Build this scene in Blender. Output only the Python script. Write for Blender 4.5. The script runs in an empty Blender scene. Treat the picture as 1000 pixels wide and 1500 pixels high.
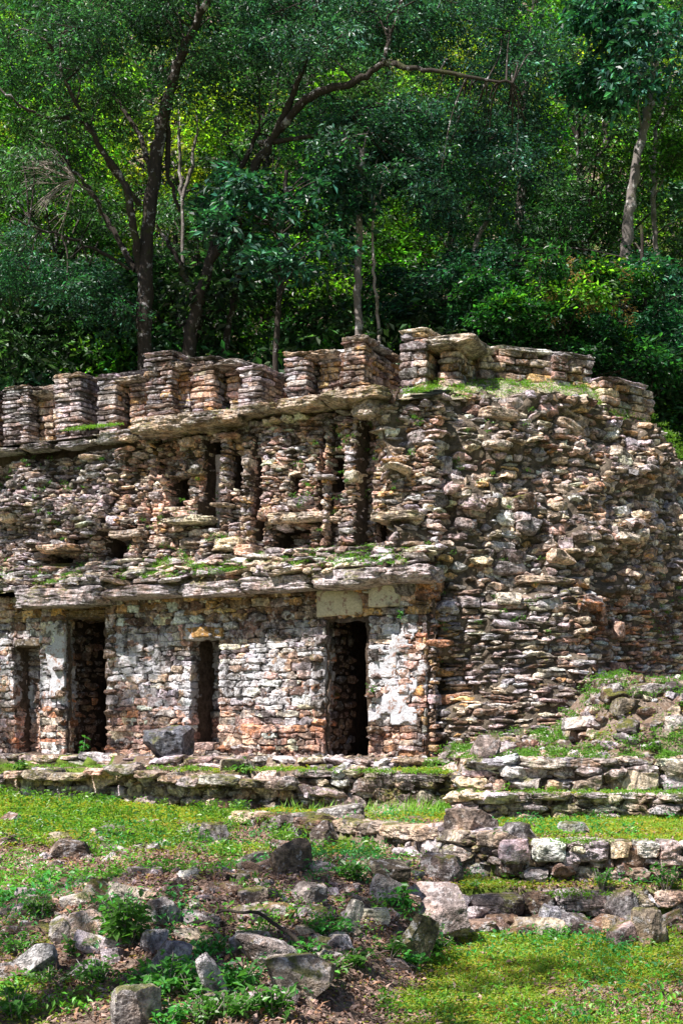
import bpy, math, random
import numpy as np
random.seed(7)
RNG = np.random.default_rng(11)
SC = bpy.context.scene
COL = SC.collection
EYE = 1.6; HOR = 1070.0; F = 2000.0
PI = math.pi

# ------------------------------------------------------------------ noise
def _h(ix, iy, iz, seed):
    n = (ix.astype(np.int64)*374761393 + iy.astype(np.int64)*668265263 + iz.astype(np.int64)*2147483647 + seed*1274126177) & 0xffffffff
    n = ((n ^ (n >> 13))*1274126177) & 0xffffffff
    n = n ^ (n >> 16)
    return (n & 0xffff)/65535.0
def vnoise(p, seed=0):
    p = np.asarray(p, float)
    i = np.floor(p).astype(np.int64); f = p-i; f = f*f*(3-2*f)
    r = 0
    for a in (0, 1):
        for b in (0, 1):
            for c in (0, 1):
                w = (f[..., 0] if a else 1-f[..., 0])*(f[..., 1] if b else 1-f[..., 1])*(f[..., 2] if c else 1-f[..., 2])
                r = r + w*_h(i[..., 0]+a, i[..., 1]+b, i[..., 2]+c, seed)
    return r
def fbm(p, seed=0, oct=3):
    r = 0; a = .5; p = np.asarray(p, float); t = 0
    for k in range(oct):
        r = r + a*vnoise(p, seed+k*17); t += a; a *= .5; p = p*2.03
    return r/t
def n2(x, y, s, seed=0, oct=3):
    x = np.asarray(x, float); y = np.asarray(y, float)
    return fbm(np.stack([x*s, y*s, x*0+.37], -1), seed, oct)
def ss(a, b, x):
    t = np.clip((np.asarray(x, float)-a)/(b-a), 0, 1); return t*t*(3-2*t)

# ------------------------------------------------------------------ mesh builder
class MB:
    def __init__(s): s.v = []; s.f = []; s.c = []; s.n = 0
    def add(s, V, Fq, C):
        V = np.asarray(V, np.float32).reshape(-1, 3); Fq = np.asarray(Fq, np.int64).reshape(-1, 4)
        C = np.asarray(C, np.float32)
        if C.ndim == 1: C = np.broadcast_to(C, (len(V), 3))
        s.v.append(V); s.f.append(Fq+s.n); s.c.append(C); s.n += len(V)
    def build(s, name, mat, parent=None, smooth=True, loc=None):
        me = bpy.data.meshes.new(name)
        V = np.concatenate(s.v).astype(np.float32); Q = np.concatenate(s.f); C = np.concatenate(s.c)
        if loc is not None: V = V-np.array(loc, np.float32)
        me.vertices.add(len(V)); me.vertices.foreach_set('co', V.ravel())
        me.loops.add(Q.size); me.loops.foreach_set('vertex_index', Q.ravel().astype(np.int32))
        me.polygons.add(len(Q)); me.polygons.foreach_set('loop_start', np.arange(0, Q.size, 4, dtype=np.int32))
        me.polygons.foreach_set('loop_total', np.full(len(Q), 4, np.int32))
        me.polygons.foreach_set('use_smooth', np.full(len(Q), smooth, bool))
        at = me.color_attributes.new('tint', 'FLOAT_COLOR', 'POINT')
        at.data.foreach_set('color', np.concatenate([C, np.ones((len(C), 1), np.float32)], 1).astype(np.float32).ravel())
        me.update(calc_edges=True); me.validate(verbose=False)
        me.materials.append(mat)
        o = bpy.data.objects.new(name, me); COL.objects.link(o)
        if loc is not None: o.location = loc
        if parent: o.parent = parent
        return o
def tag(o, label=None, cat=None, group=None, kind=None):
    if label: o['label'] = label
    if cat: o['category'] = cat
    if group: o['group'] = group
    if kind: o['kind'] = kind
    return o
def empty(name, loc, label=None, cat=None, group=None):
    o = bpy.data.objects.new(name, None); COL.objects.link(o); o.location = loc
    return tag(o, label, cat, group)
SMOOTH = ('old_lime_plaster', 'dark_mottled_bark', 'pale_bark', 'grey_twig_bark', 'ledge_limestone_roof')
def build_under(mb, name, mat, root, smooth=None):
    if smooth is None: smooth = mat.name in SMOOTH
    o = mb.build(name, mat, root, smooth, loc=tuple(root.location)); o.location = (0, 0, 0); return o

# ------------------------------------------------------------------ rock prototypes
def cube_sphere(n):
    idx = {}; V = []; Q = []
    def vid(p):
        k = tuple(int(round(c*n*4)) for c in p)
        if k not in idx: idx[k] = len(V); V.append(p)
        return idx[k]
    for ax in range(3):
        for sg in (-1, 1):
            for i in range(n):
                for j in range(n):
                    q = []
                    for (a, b) in ((i, j), (i+1, j), (i+1, j+1), (i, j+1)):
                        p = [0, 0, 0]; p[ax] = sg
                        p[(ax+1) % 3] = -1+2*a/n; p[(ax+2) % 3] = -1+2*b/n
                        q.append(vid(tuple(p)))
                    if sg < 0: q = q[::-1]
                    Q.append(q)
    return np.array(V, float), np.array(Q)
CS = {n: cube_sphere(n) for n in (4, 5, 6, 8, 12, 16, 22, 34)}
def rock(seed, n=5, k=5.0, cuts=9, rough=.05, rs=2.2, dmin=.72, dmax=1.0):
    r = np.random.default_rng(seed)
    V, Q = CS[n]
    p = V*np.tan(.86) if False else V.copy()
    nn = (np.abs(p)**k).sum(1)**(1/k); p = p/nn[:, None]
    for _ in range(cuts):
        d = r.normal(size=3); d /= np.linalg.norm(d)
        lim = r.uniform(dmin, dmax)*(np.abs(d)).sum()**.55
        e = p@d-lim; m = e > 0; p[m] -= d*e[m][:, None]
    nz = fbm(p*rs+seed*3.1, seed, 3)-.5
    p = p*(1+rough*2*nz)[:, None]
    if rough > .04: p = p*(1+rough*.7*(fbm(p*rs*3.3+seed, seed+5, 2)-.5))[:, None]
    mn = p.min(0); mx = p.max(0)
    p = (p-(mn+mx)/2)/(mx-mn)
    return p.astype(np.float32), Q
PROT = [rock(100+i, 6, random.choice([5, 8, 12]), 12, .12, 2.6, .58, .95) for i in range(44)]
PROT_C = [rock(400+i, 6, 14, 5, .06, 2.6, .78, 1.0) for i in range(24)]
PROT_S = [rock(300+i, 4, 6, 9, .15, 2.4, .55, .95) for i in range(24)]

def add_stones(mb, cen, ang, dims, tint, tilt=.06, protos=PROT, yaw=.05):
    cen = np.asarray(cen, float); N = len(cen)
    if N == 0: return
    ang = np.asarray(ang, float); dims = np.asarray(dims, float); tint = np.asarray(tint, float)
    pi = RNG.integers(0, len(protos), N); flip = RNG.integers(0, 4, N)
    a = ang+RNG.normal(0, yaw, N); rx = RNG.normal(0, tilt, N); ry = RNG.normal(0, tilt, N)
    for k in range(len(protos)):
        m = np.where(pi == k)[0]
        if not len(m): continue
        P, Q = protos[k]
        M = len(m)
        p = np.broadcast_to(P, (M,)+P.shape).copy()
        fl = flip[m]
        sx = np.where((fl == 1) | (fl == 3), -1., 1.); sy = np.where((fl == 1) | (fl == 2), -1., 1.); sz = sx*sy
        p *= np.stack([sx, sy, sz], 1)[:, None, :]
        p *= dims[m][:, None, :]
        c, s_ = np.cos(rx[m])[:, None], np.sin(rx[m])[:, None]
        y, z = p[..., 1]*c-p[..., 2]*s_, p[..., 1]*s_+p[..., 2]*c
        p[..., 1] = y; p[..., 2] = z
        c, s_ = np.cos(ry[m])[:, None], np.sin(ry[m])[:, None]
        x, z = p[..., 0]*c+p[..., 2]*s_, -p[..., 0]*s_+p[..., 2]*c
        p[..., 0] = x; p[..., 2] = z
        c, s_ = np.cos(a[m])[:, None], np.sin(a[m])[:, None]
        x, y = p[..., 0]*c-p[..., 1]*s_, p[..., 0]*s_+p[..., 1]*c
        p[..., 0] = x; p[..., 1] = y
        p += cen[m][:, None, :]
        nv = P.shape[0]
        amp = np.minimum(dims[m].min(1)*.22, .022)[:, None, None]
        for ax in range(3): p[..., ax] += amp[..., 0]*2*(vnoise(p*17.+ax*9.7, 60+ax)-.5)
        QQ = (Q[None]+np.arange(M)[:, None, None]*nv).reshape(-1, 4)
        CC = np.repeat(tint[m], nv, 0)
        mb.add(p.reshape(-1, 3), QQ, CC)

# ------------------------------------------------------------------ materials
def newmat(name):
    m = bpy.data.materials.new(name); m.use_nodes = True
    nt = m.node_tree; nt.nodes.clear()
    return m, nt
def N_(nt, t, **kw):
    n = nt.nodes.new(t)
    for k, v in kw.items():
        if k.startswith('i_'):
            key = k[2:]; n.inputs[int(key) if key.isdigit() else key.replace('_', ' ')].default_value = v
        else: setattr(n, k, v)
    return n
def noise(nt, pos, scale, detail=3, rough=.55, dist=0):
    n = N_(nt, 'ShaderNodeTexNoise'); n.inputs['Scale'].default_value = scale
    n.inputs['Detail'].default_value = detail; n.inputs['Roughness'].default_value = rough
    n.inputs['Distortion'].default_value = dist
    nt.links.new(pos, n.inputs['Vector']); return n.outputs['Fac']
def ramp(nt, fac, a, b, ca=0., cb=1.):
    m = N_(nt, 'ShaderNodeMapRange'); m.interpolation_type = 'SMOOTHSTEP'
    m.inputs[1].default_value = a; m.inputs[2].default_value = b; m.inputs[3].default_value = ca; m.inputs[4].default_value = cb
    nt.links.new(fac, m.inputs[0]); return m.outputs[0]
def math_(nt, op, a, b=None):
    m = N_(nt, 'ShaderNodeMath', operation=op)
    for i, x in enumerate((a, b)):
        if x is None: continue
        if isinstance(x, (int, float)): m.inputs[i].default_value = x
        else: nt.links.new(x, m.inputs[i])
    return m.outputs[0]
def mix(nt, fac, a, b, mode='MIX'):
    m = N_(nt, 'ShaderNodeMix', data_type='RGBA', blend_type=mode)
    for i, x in ((0, fac), (6, a), (7, b)):
        if isinstance(x, (int, float)): m.inputs[i].default_value = x
        elif isinstance(x, tuple): m.inputs[i].default_value = x+(1,) if len(x) == 3 else x
        else: nt.links.new(x, m.inputs[i])
    return m.outputs[2]
def attr(nt, name='tint'):
    n = N_(nt, 'ShaderNodeAttribute'); n.attribute_name = name; return n.outputs['Color']
def bump(nt, h, strength=.5, dist=.02, nrm=None):
    b = N_(nt, 'ShaderNodeBump'); b.inputs['Strength'].default_value = strength; b.inputs['Distance'].default_value = dist
    nt.links.new(h, b.inputs['Height'])
    if nrm: nt.links.new(nrm, b.inputs['Normal'])
    return b.outputs[0]
def finish(nt, col, rough=.9, nrm=None, spec=.25):
    p = N_(nt, 'ShaderNodeBsdfPrincipled'); p.inputs['Roughness'].default_value = rough
    p.inputs['Specular IOR Level'].default_value = spec
    if isinstance(col, tuple): p.inputs['Base Color'].default_value = col+(1,)
    else: nt.links.new(col, p.inputs['Base Color'])
    if nrm: nt.links.new(nrm, p.inputs['Normal'])
    o = N_(nt, 'ShaderNodeOutputMaterial'); nt.links.new(p.outputs[0], o.inputs[0]); return p

def stone_mat(name, moss=.5, dark=.5, lichen=.5, scale=1.0, coat=0):
    m, nt = newmat(name)
    g = N_(nt, 'ShaderNodeNewGeometry'); pos = g.outputs['Position']
    base = attr(nt)
    n1 = noise(nt, pos, 5*scale, 4, .65); n2_ = noise(nt, pos, 22*scale, 4, .7); n3 = noise(nt, pos, 70*scale, 3, .7)
    v = ramp(nt, n2_, .32, .68, .38, 1.55)
    c = mix(nt, 1.0, base, v, 'MULTIPLY')
    warm = ramp(nt, noise(nt, pos, 3.1*scale, 3), .45, .7)
    c = mix(nt, math_(nt, 'MULTIPLY', warm, .45), c, mix(nt, 1., c, (1.25, .85, .55), 'MULTIPLY'))
    if coat:   # remains of lime plaster lying across the stones, between knee and head height
        sz = N_(nt, 'ShaderNodeSeparateXYZ'); nt.links.new(pos, sz.inputs[0])
        pn = noise(nt, pos, 1.9, 6, .72, .3)
        zz = math_(nt, 'MULTIPLY', ramp(nt, sz.outputs['Z'], 1.55, 2.1), ramp(nt, sz.outputs['Z'], 3.35, 3.0))
        pm = ramp(nt, math_(nt, 'ADD', pn, math_(nt, 'MULTIPLY', zz, .11)), .62, .65)
        c = mix(nt, math_(nt, 'MULTIPLY', pm, .85), c, mix(nt, noise(nt, pos, 30, 4, .7), (.50, .48, .53), (.84, .84, .90)))
        rk = ramp(nt, noise(nt, pos, 1.1, 5, .7), .55, .68)
        c = mix(nt, math_(nt, 'MULTIPLY', rk, .5), c, (.36, .17, .13))
    st = N_(nt, 'ShaderNodeMapping'); st.inputs['Scale'].default_value = (3.2, 3.2, .55); nt.links.new(pos, st.inputs[0])
    sk = math_(nt, 'MULTIPLY', ramp(nt, noise(nt, st.outputs[0], 1.0, 5, .7), .51, .62), .62)
    c = mix(nt, sk, c, (.075, .058, .05))
    # black algae stains
    dk = math_(nt, 'MULTIPLY', ramp(nt, noise(nt, pos, 1.7*scale, 5, .75, .6), .60-.16*dark, .68-.16*dark), .9)
    dk2 = math_(nt, 'MULTIPLY', ramp(nt, n1, .55, .63), .8)
    dkm = math_(nt, 'MAXIMUM', dk, dk2)
    dkm = math_(nt, 'MULTIPLY', dkm, ramp(nt, n2_, .3, .55))
    c = mix(nt, dkm, c, (.045, .035, .033))
    # pale lichen crust
    li = math_(nt, 'MULTIPLY', ramp(nt, noise(nt, pos, 13*scale, 5, .75), .60-.10*lichen, .66-.10*lichen), .6)
    c = mix(nt, li, c, (.56, .53, .55))
    # moss on ledges
    sx = N_(nt, 'ShaderNodeSeparateXYZ'); nt.links.new(g.outputs['Normal'], sx.inputs[0])
    up = ramp(nt, sx.outputs['Z'], -.05, .75)
    mo = ramp(nt, noise(nt, pos, 2.6*scale, 5, .7), .66-.22*moss, .74-.22*moss)
    mo = math_(nt, 'MULTIPLY', mo, up)
    mc = mix(nt, ramp(nt, n2_, .35, .65), (.05, .065, .012), (.17, .16, .03))
    c = mix(nt, math_(nt, 'MULTIPLY', mo, .85), c, mc)
    h = math_(nt, 'ADD', math_(nt, 'MULTIPLY', n2_, 1.0), math_(nt, 'MULTIPLY', n3, .45))
    finish(nt, c, .92, bump(nt, h, 1.0, .045/scale), .15)
    return m
M_STONE = stone_mat('weathered_limestone', .44, .42, .5)
M_WALL = stone_mat('plastered_limestone', .2, .5, .4, 1.0, 1)
M_COMB = stone_mat('roof_comb_limestone', .2, .6, .6)
M_MOSSY = stone_mat('mossy_limestone', .72, .55, .4)
M_BOULD = stone_mat('boulder_limestone', .6, .35, .7, .9)
M_DARKROCK = stone_mat('dark_blue_grey_rock', .75, .3, .1, .9)
M_LEDGE = stone_mat('ledge_limestone', .62, .35, .6)

def plaster_mat():
    m, nt = newmat('old_lime_plaster')
    g = N_(nt, 'ShaderNodeNewGeometry'); pos = g.outputs['Position']
    a = noise(nt, pos, 9, 6, .75); b = noise(nt, pos, 40, 3, .7); d = noise(nt, pos, 2.5, 5, .7)
    c = mix(nt, 1., attr(nt), ramp(nt, b, .3, .7, .75, 1.1), 'MULTIPLY')
    c = mix(nt, ramp(nt, a, .53, .60), c, (.30, .20, .17))
    c = mix(nt, math_(nt, 'MULTIPLY', ramp(nt, d, .58, .68), .8), c, (.08, .06, .055))
    finish(nt, c, .9, bump(nt, math_(nt, 'ADD', a, math_(nt, 'MULTIPLY', b, .3)), .8, .03), .15)
    return m
M_PLASTER = plaster_mat()

def leaf_mat(name, col, trans, tfac=.4, rough=.42, spec=.5):
    m, nt = newmat(name)
    oi = N_(nt, 'ShaderNodeObjectInfo')
    hv = N_(nt, 'ShaderNodeHueSaturation')
    nt.links.new(ramp(nt, oi.outputs['Random'], 0, 1, .48, .525), hv.inputs['Hue'])
    nt.links.new(ramp(nt, oi.outputs['Random'], 0, 1, .5, 1.35), hv.inputs['Value'])
    c = mix(nt, 1., attr(nt), col, 'MULTIPLY'); nt.links.new(c, hv.inputs['Color'])
    p = N_(nt, 'ShaderNodeBsdfPrincipled'); p.inputs['Roughness'].default_value = rough; p.inputs['Specular IOR Level'].default_value = spec
    nt.links.new(hv.outputs[0], p.inputs['Base Color'])
    t = N_(nt, 'ShaderNodeBsdfTranslucent'); nt.links.new(mix(nt, 1., attr(nt), trans, 'MULTIPLY'), t.inputs['Color'])
    mx = N_(nt, 'ShaderNodeMixShader'); mx.inputs[0].default_value = tfac
    nt.links.new(p.outputs[0], mx.inputs[1]); nt.links.new(t.outputs[0], mx.inputs[2])
    o = N_(nt, 'ShaderNodeOutputMaterial'); nt.links.new(mx.outputs[0], o.inputs[0])
    return m
M_LEAF = leaf_mat('jungle_leaves', (.04, .125, .02), (.13, .40, .02), .40, .40, .4)
M_LEAFD = leaf_mat('dark_glossy_leaves', (.034, .086, .042), (.06, .20, .035), .28, .44, .45)
M_LEAFY = leaf_mat('yellow_green_leaves', (.09, .17, .022), (.28, .50, .02), .42, .4, .4)
M_GRND = leaf_mat('ground_cover_leaves', (.17, .33, .045), (.32, .58, .05), .4, .5, .35)
M_PLANT = leaf_mat('weed_leaves', (.07, .21, .035), (.14, .42, .04), .4, .42, .5)
M_LITTER = leaf_mat('dry_leaves', (.42, .30, .26), (.25, .12, .05), .15, .75, .2)
M_BLOOM = leaf_mat('ochre_blossom', (.35, .22, .08), (.35, .2, .05), .3, .7, .2)

def bark_mat(name, a, b, li, lf):
    m, nt = newmat(name)
    g = N_(nt, 'ShaderNodeNewGeometry'); pos = g.outputs['Position']
    mp = N_(nt, 'ShaderNodeMapping'); mp.inputs['Scale'].default_value = (1, 1, .35); nt.links.new(pos, mp.inputs[0])
    n = noise(nt, mp.outputs[0], 14, 5, .7); l = noise(nt, pos, 5, 5, .75)
    c = mix(nt, n, a, b); c = mix(nt, math_(nt, 'MULTIPLY', ramp(nt, l, .62-.15*lf, .68-.15*lf), .85), c, li)
    c = mix(nt, math_(nt, 'MULTIPLY', ramp(nt, noise(nt, pos, 2.1, 4, .7), .55, .65), .7), c, (.05, .055, .02))
    finish(nt, c, .9, bump(nt, n, .8, .05), .15)
    return m
M_BARK = bark_mat('dark_mottled_bark', (.018, .015, .013), (.065, .052, .046), (.36, .34, .36), .35)
M_BARKP = bark_mat('pale_bark', (.10, .085, .08), (.24, .21, .20), (.42, .40, .40), .5)
M_TWIG = bark_mat('grey_twig_bark', (.22, .18, .16), (.40, .34, .32), (.5, .46, .46), .4)

def ground_mat():
    m, nt = newmat('forest_floor')
    g = N_(nt, 'ShaderNodeNewGeometry'); pos = g.outputs['Position']
    a = noise(nt, pos, 30, 5, .75); b = noise(nt, pos, 6, 5, .7); d = noise(nt, pos, 90, 3, .7)
    soil = mix(nt, ramp(nt, a, .35, .65), (.10, .075, .06), (.40, .31, .26))
    soil = mix(nt, ramp(nt, b, .45, .6), soil, (.22, .15, .11))
    green = mix(nt, ramp(nt, a, .35, .65), (.08, .13, .02), (.22, .30, .05))
    sp = N_(nt, 'ShaderNodeSeparateColor'); nt.links.new(attr(nt), sp.inputs[0])
    f = ramp(nt, math_(nt, 'ADD', sp.outputs[0], math_(nt, 'MULTIPLY', math_(nt, 'SUBTRACT', a, .5), .8)), .35, .6)
    c = mix(nt, f, soil, green)
    finish(nt, c, .95, bump(nt, math_(nt, 'ADD', a, math_(nt, 'MULTIPLY', d, .6)), .9, .04), .1)
    return m
M_GROUND = ground_mat()
m_, nt_ = newmat('dark_mortar'); 
g_ = N_(nt_, 'ShaderNodeNewGeometry')
a_ = noise(nt_, g_.outputs['Position'], 12, 5, .7); b_ = noise(nt_, g_.outputs['Position'], 60, 3, .7)
finish(nt_, mix(nt_, 1., attr(nt_), ramp(nt_, a_, .3, .7, .45, 1.3), 'MULTIPLY'), .95, bump(nt_, math_(nt_, 'ADD', a_, math_(nt_, 'MULTIPLY', b_, .5)), 1., .05), .1)
M_MORTAR = m_

# ------------------------------------------------------------------ building frame
OX, OY = 1.164, 18.62
TX, TY = .9015, -.4327
NX, NY = -.4327, -.9015
AF = math.atan2(TY, TX)
def upx(px, w=0.):
    k = (px-500)/F
    return (k*(OY+NY*w)-OX-NX*w)/(TX-k*TY)
def fy(u, w=0.): return OY+TY*u+NY*w
def fac(px, py, w=0.):
    u = upx(px, w); return u, EYE+(HOR-py)/F*fy(u, w)
def P(u, w, z=0.): return (OX+TX*u+NX*w, OY+TY*u+NY*w, z)
def proj(x, y, z): return 500+F*x/y, HOR-F*(z-EYE)/y

FLOOR = 1.245
# ground height
YB = lambda x: np.interp(x, [-1.3, 1.36, 3, 9], [15.32, 11.46, 11.40, 11.52])
def wu(x, y):
    dx = np.asarray(x)-OX; dy = np.asarray(y)-OY
    return dx*TX+dy*TY, dx*NX+dy*NY
def ground(x, y, bumps=True):
    x = np.asarray(x, float); y = np.asarray(y, float)
    S = np.interp(y, [-50, 5, 7.4, 9.5, 12, 16, 18.5], [-.3, -.02, .14, .30, .42, .60, .62])
    S = S+.35*np.exp(-(((x+1.15)/.9)**2+((y-8.9)/1.1)**2))+.04*np.clip(-x-1, 0, 6)
    S = S+.26*np.exp(-(((x+.05)/.75)**2+((y-10.4)/1.0)**2))
    R = np.interp(y, [-50, 5, 10.4, 10.8], [-.2, -.03, .03, .05])
    y1 = 10.92
    R = np.where(y > y1, .33, R)
    xb = np.interp(y, [5, 7.4, 9.5, 11, 13], [-.7, -.05, .55, .75, .9])
    w = ss(-.25, .3, x-xb)
    z = S*(1-w)+R*w
    behB = (y > YB(x)) & (x > -1.3)
    bl = ss(-1.3, -.6, x)
    z = np.where(behB, z*(1-bl)+bl*.655, z)
    # right terraces
    rt = x > 1.42
    z = np.where(rt & (y > 14.45), .90, z)
    z = np.where(rt & (y > 15.15), 1.235, z)
    u, wv = wu(x, y)
    w4 = np.where(x < -.55, 3.0, 2.72)
    z = np.where((~rt) & (wv < w4-.27), 1.09, z)
    z = np.where((~rt) & (wv < .92), 1.235, z)
    mound = .92*ss(2.7, 3.45, x)*ss(15.4, 17.0, y)+.22*ss(1.2, 2.2, x)*ss(16.2, 18.2, y)*(1-ss(2.7, 3.45, x))
    z = z+mound+.16*ss(15.3, 15.6, y)*(x > 1.6)*(n2(x, y, 1.7, 88)-.45)*2
    hill = np.interp(y-.10*x, [24.5, 27, 120, 300], [0, 1.0, 66, 95])
    z = z+np.where(y > 22, hill, 0)
    if bumps:
        flat = np.where(y > 17, .4, 1.)*np.where(wv < .92, .3, 1)
        z = z+flat*((n2(x, y, 1.3, 5)-.5)*.14*(1-w*.7)+(n2(x, y, 6, 9)-.5)*.05)
    return z
def gz(x, y): return float(ground(np.array([x]), np.array([y]))[0])
def hit(px, py, d0=6.0, d1=30.):
    Y = np.arange(d0, d1, .02); X = (px-500)/F*Y; Z = EYE+(HOR-py)/F*Y
    g = ground(X, Y); k = np.where(g >= Z)[0]
    i = k[0] if len(k) else len(Y)-1
    return float(X[i]), float(Y[i]), float(g[i])
def green(x, y):
    x = np.asarray(x, float); y = np.asarray(y, float)
    nz = n2(x, y, 1.1, 31, 4)
    xb = np.interp(y, [5, 7.4, 9.5, 11, 13], [-.7, -.05, .55, .75, .9])
    right = ss(-.2, .4, x-xb)
    g = .55*right+.62*ss(-.7, -2.2, x-0*y)*.6+.18*ss(12.2, 13.6, y)
    g = g+(nz-.5)*2.0+.12
    g = g+.25*ss(7.8, 7.0, y)+.35*(n2(x, y, 4.5, 131)-.5)*2
    lit = np.exp(-(((x+.3)/.8)**2+((y-10.8)/1.6)**2))
    g = g-.55*lit*(1-right)-.25*np.exp(-(((x+.9)/.9)**2+((y-12)/1.1)**2))
    u, wv = wu(x, y)
    g = np.where((wv < .9) & (x < 1.5), g-.5, g)
    g = g-.52*ss(7.2, 8.2, y)*(1-right)*ss(12.9, 11.8, y)-.42*(1-right)*ss(8.4, 7.6, y)
    g = np.where((x > 1.3) & (y > 14.9), g-.6, g)
    return np.clip(g, 0, 1)

# ------------------------------------------------------------------ tints
PAL = dict(
 grey=(.36, .33, .37), mauve=(.35, .29, .30), pink=(.46, .295, .24), ochre=(.46, .28, .12), brown=(.19, .125, .095),
 dark=(.13, .115, .12), cream=(.58, .50, .42), white=(.70, .70, .74), rust=(.40, .18, .10), tan=(.42, .33, .26))
_m = np.array((.34, .285, .255))
for k_ in PAL:
    if k_ != 'white': PAL[k_] = tuple(np.array(PAL[k_])*.86+_m*(np.mean(PAL[k_])/np.mean(_m))*.14)
def pick(weights, n=1):
    ks = list(weights); w = np.array([weights[k] for k in ks], float); w /= w.sum()
    i = RNG.choice(len(ks), n, p=w)
    c = np.array([PAL[k] for k in ks])[i]
    return np.minimum(c*1.5*RNG.uniform(.55, 1.35, (n, 1)), .8)*RNG.uniform(.94, 1.06, (n, 3))

# ------------------------------------------------------------------ stone walls
def wall_stones(mb, S, s0, s1, z0, z1, off=None, keep=None, tint=None, course=(.05, .11), width=(.10, .30), depth=.30,
                jut=.03, tilt=.05, yaw=.06, gap=.008, wav=.02, protos=PROT, big=.0, edges=None):
    cen = []; ang = []; dims = []; tn = []
    z = z0
    while z < z1:
        h = random.uniform(*course); 
        s = s0-random.uniform(0, width[1]*.5)
        while s < s1:
            w = random.uniform(*width); hh = h*random.uniform(.8, 1.12)
            if random.random() < big: w *= 1.5; hh *= 1.7
            if edges:
                for (ea, eb, ec, ed) in edges:
                    if ec < z+h/2 < ed:
                        for e in (ea, eb):
                            if s+.015 < e < s+w: w = e-s
            sc = s+w/2; zc = z+h/2+(0 if edges else wav*math.sin(sc*2.3+z*1.7))
            if s0-.02 <= sc <= s1+.02 and (keep is None or keep(sc, zc)):
                x, y, a = S(sc, zc)
                o = (off(sc, zc) if off else 0)+random.uniform(-jut, jut)+(jut*1.5 if random.random() < .07 else 0)
                d = depth*random.uniform(.8, 1.2)
                ox, oy = math.sin(a), -math.cos(a)
                cen.append((x+ox*(o-d/2), y+oy*(o-d/2), zc)); ang.append(a)
                dims.append((w*1.03-gap, d, hh*1.05)); tn.append((sc, zc, x, y))
            s += w
        z += h*.97
    if not cen: return
    C = tint(tn) if callable(tint) else pick(tint, len(cen))
    add_stones(mb, cen, ang, dims, C, tilt, protos, yaw)
def grid_surface(mb, S, s0, s1, z0, z1, off=None, keep=None, step=.06, back=.07, col=(.10, .075, .06), amp=.09):  # default mortar tint darkened to paint shade into the crevices between stones
    ns = max(2, int((s1-s0)/step)+1); nz = max(2, int((z1-z0)/step)+1)
    V = np.zeros((ns, nz, 3)); K = np.ones((ns, nz), bool)
    for i, s in enumerate(np.linspace(s0, s1, ns)):
        for j, z in enumerate(np.linspace(z0, z1, nz)):
            x, y, a = S(s, z); o = (off(s, z) if off else 0)-back
            V[i, j] = (x+math.sin(a)*o, y-math.cos(a)*o, z); K[i, j] = keep(s, z) if keep else True
    V += ((fbm(V*9, 3)-.5)*amp)[..., None]
    id_ = np.arange(ns*nz).reshape(ns, nz)
    q = np.stack([id_[:-1, :-1], id_[1:, :-1], id_[1:, 1:], id_[:-1, 1:]], -1)
    kk = K[:-1, :-1] | K[1:, :-1] | K[1:, 1:] | K[:-1, 1:]
    mb.add(V.reshape(-1, 3), q[kk].reshape(-1, 4), np.array(col))
def quad(mb, a, b, c, d, col, n=8):
    a, b, c, d = map(np.array, (a, b, c, d)); s = np.linspace(0, 1, n+1)
    U, W = np.meshgrid(s, s, indexing='ij')
    V = ((a*(1-U[..., None])+b*U[..., None])*(1-W[..., None])+(d*(1-U[..., None])+c*U[..., None])*W[..., None])
    V = V+((fbm(V*4, 8)-.5)*.05)[..., None]
    id_ = np.arange((n+1)**2).reshape(n+1, n+1)
    q = np.stack([id_[:-1, :-1], id_[1:, :-1], id_[1:, 1:], id_[:-1, 1:]], -1)
    mb.add(V.reshape(-1, 3), q.reshape(-1, 4), np.array(col))
def slab(mb, u0, u1, w0, w1, z0, z1, col, seed, n=16, rough=.10, tilt=0, k=9, cuts=5):
    """one big cornice stone in facade coordinates"""
    p, Q = rock(seed, n, k, cuts, rough, 2.4, .80, 1.02)
    L = u1-u0
    uu = p[:, 0]*L; ww = p[:, 1]*(w1-w0); zz = p[:, 2]*(z1-z0)
    edge = (fbm(np.stack([uu*2.3+seed, uu*0, uu*0], -1), seed)-.5)*.16
    ww = ww*(1+edge/(abs(w1-w0)*.5)*(p[:, 1] > 0)); zz = zz+(fbm(np.stack([uu*3+seed, ww*3, uu*0], -1), seed+1)-.5)*.03+tilt*uu
    uu = uu+(u0+u1)/2; ww = ww+(w0+w1)/2; zz = zz+(z0+z1)/2
    V = np.stack([OX+TX*uu+NX*ww, OY+TY*uu+NY*ww, zz], 1)
    Qf = Q[:, ::-1]
    mb.add(V, Qf, np.array(col))

def flat(wt): return wt
SF = lambda s, z: (OX+TX*s, OY+TY*s, AF)

temple = empty('stone_temple', P(-2.7, 0, FLOOR), 'ruined two-storey limestone temple with two dark doorways and a broken roof comb', 'temple')

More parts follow.
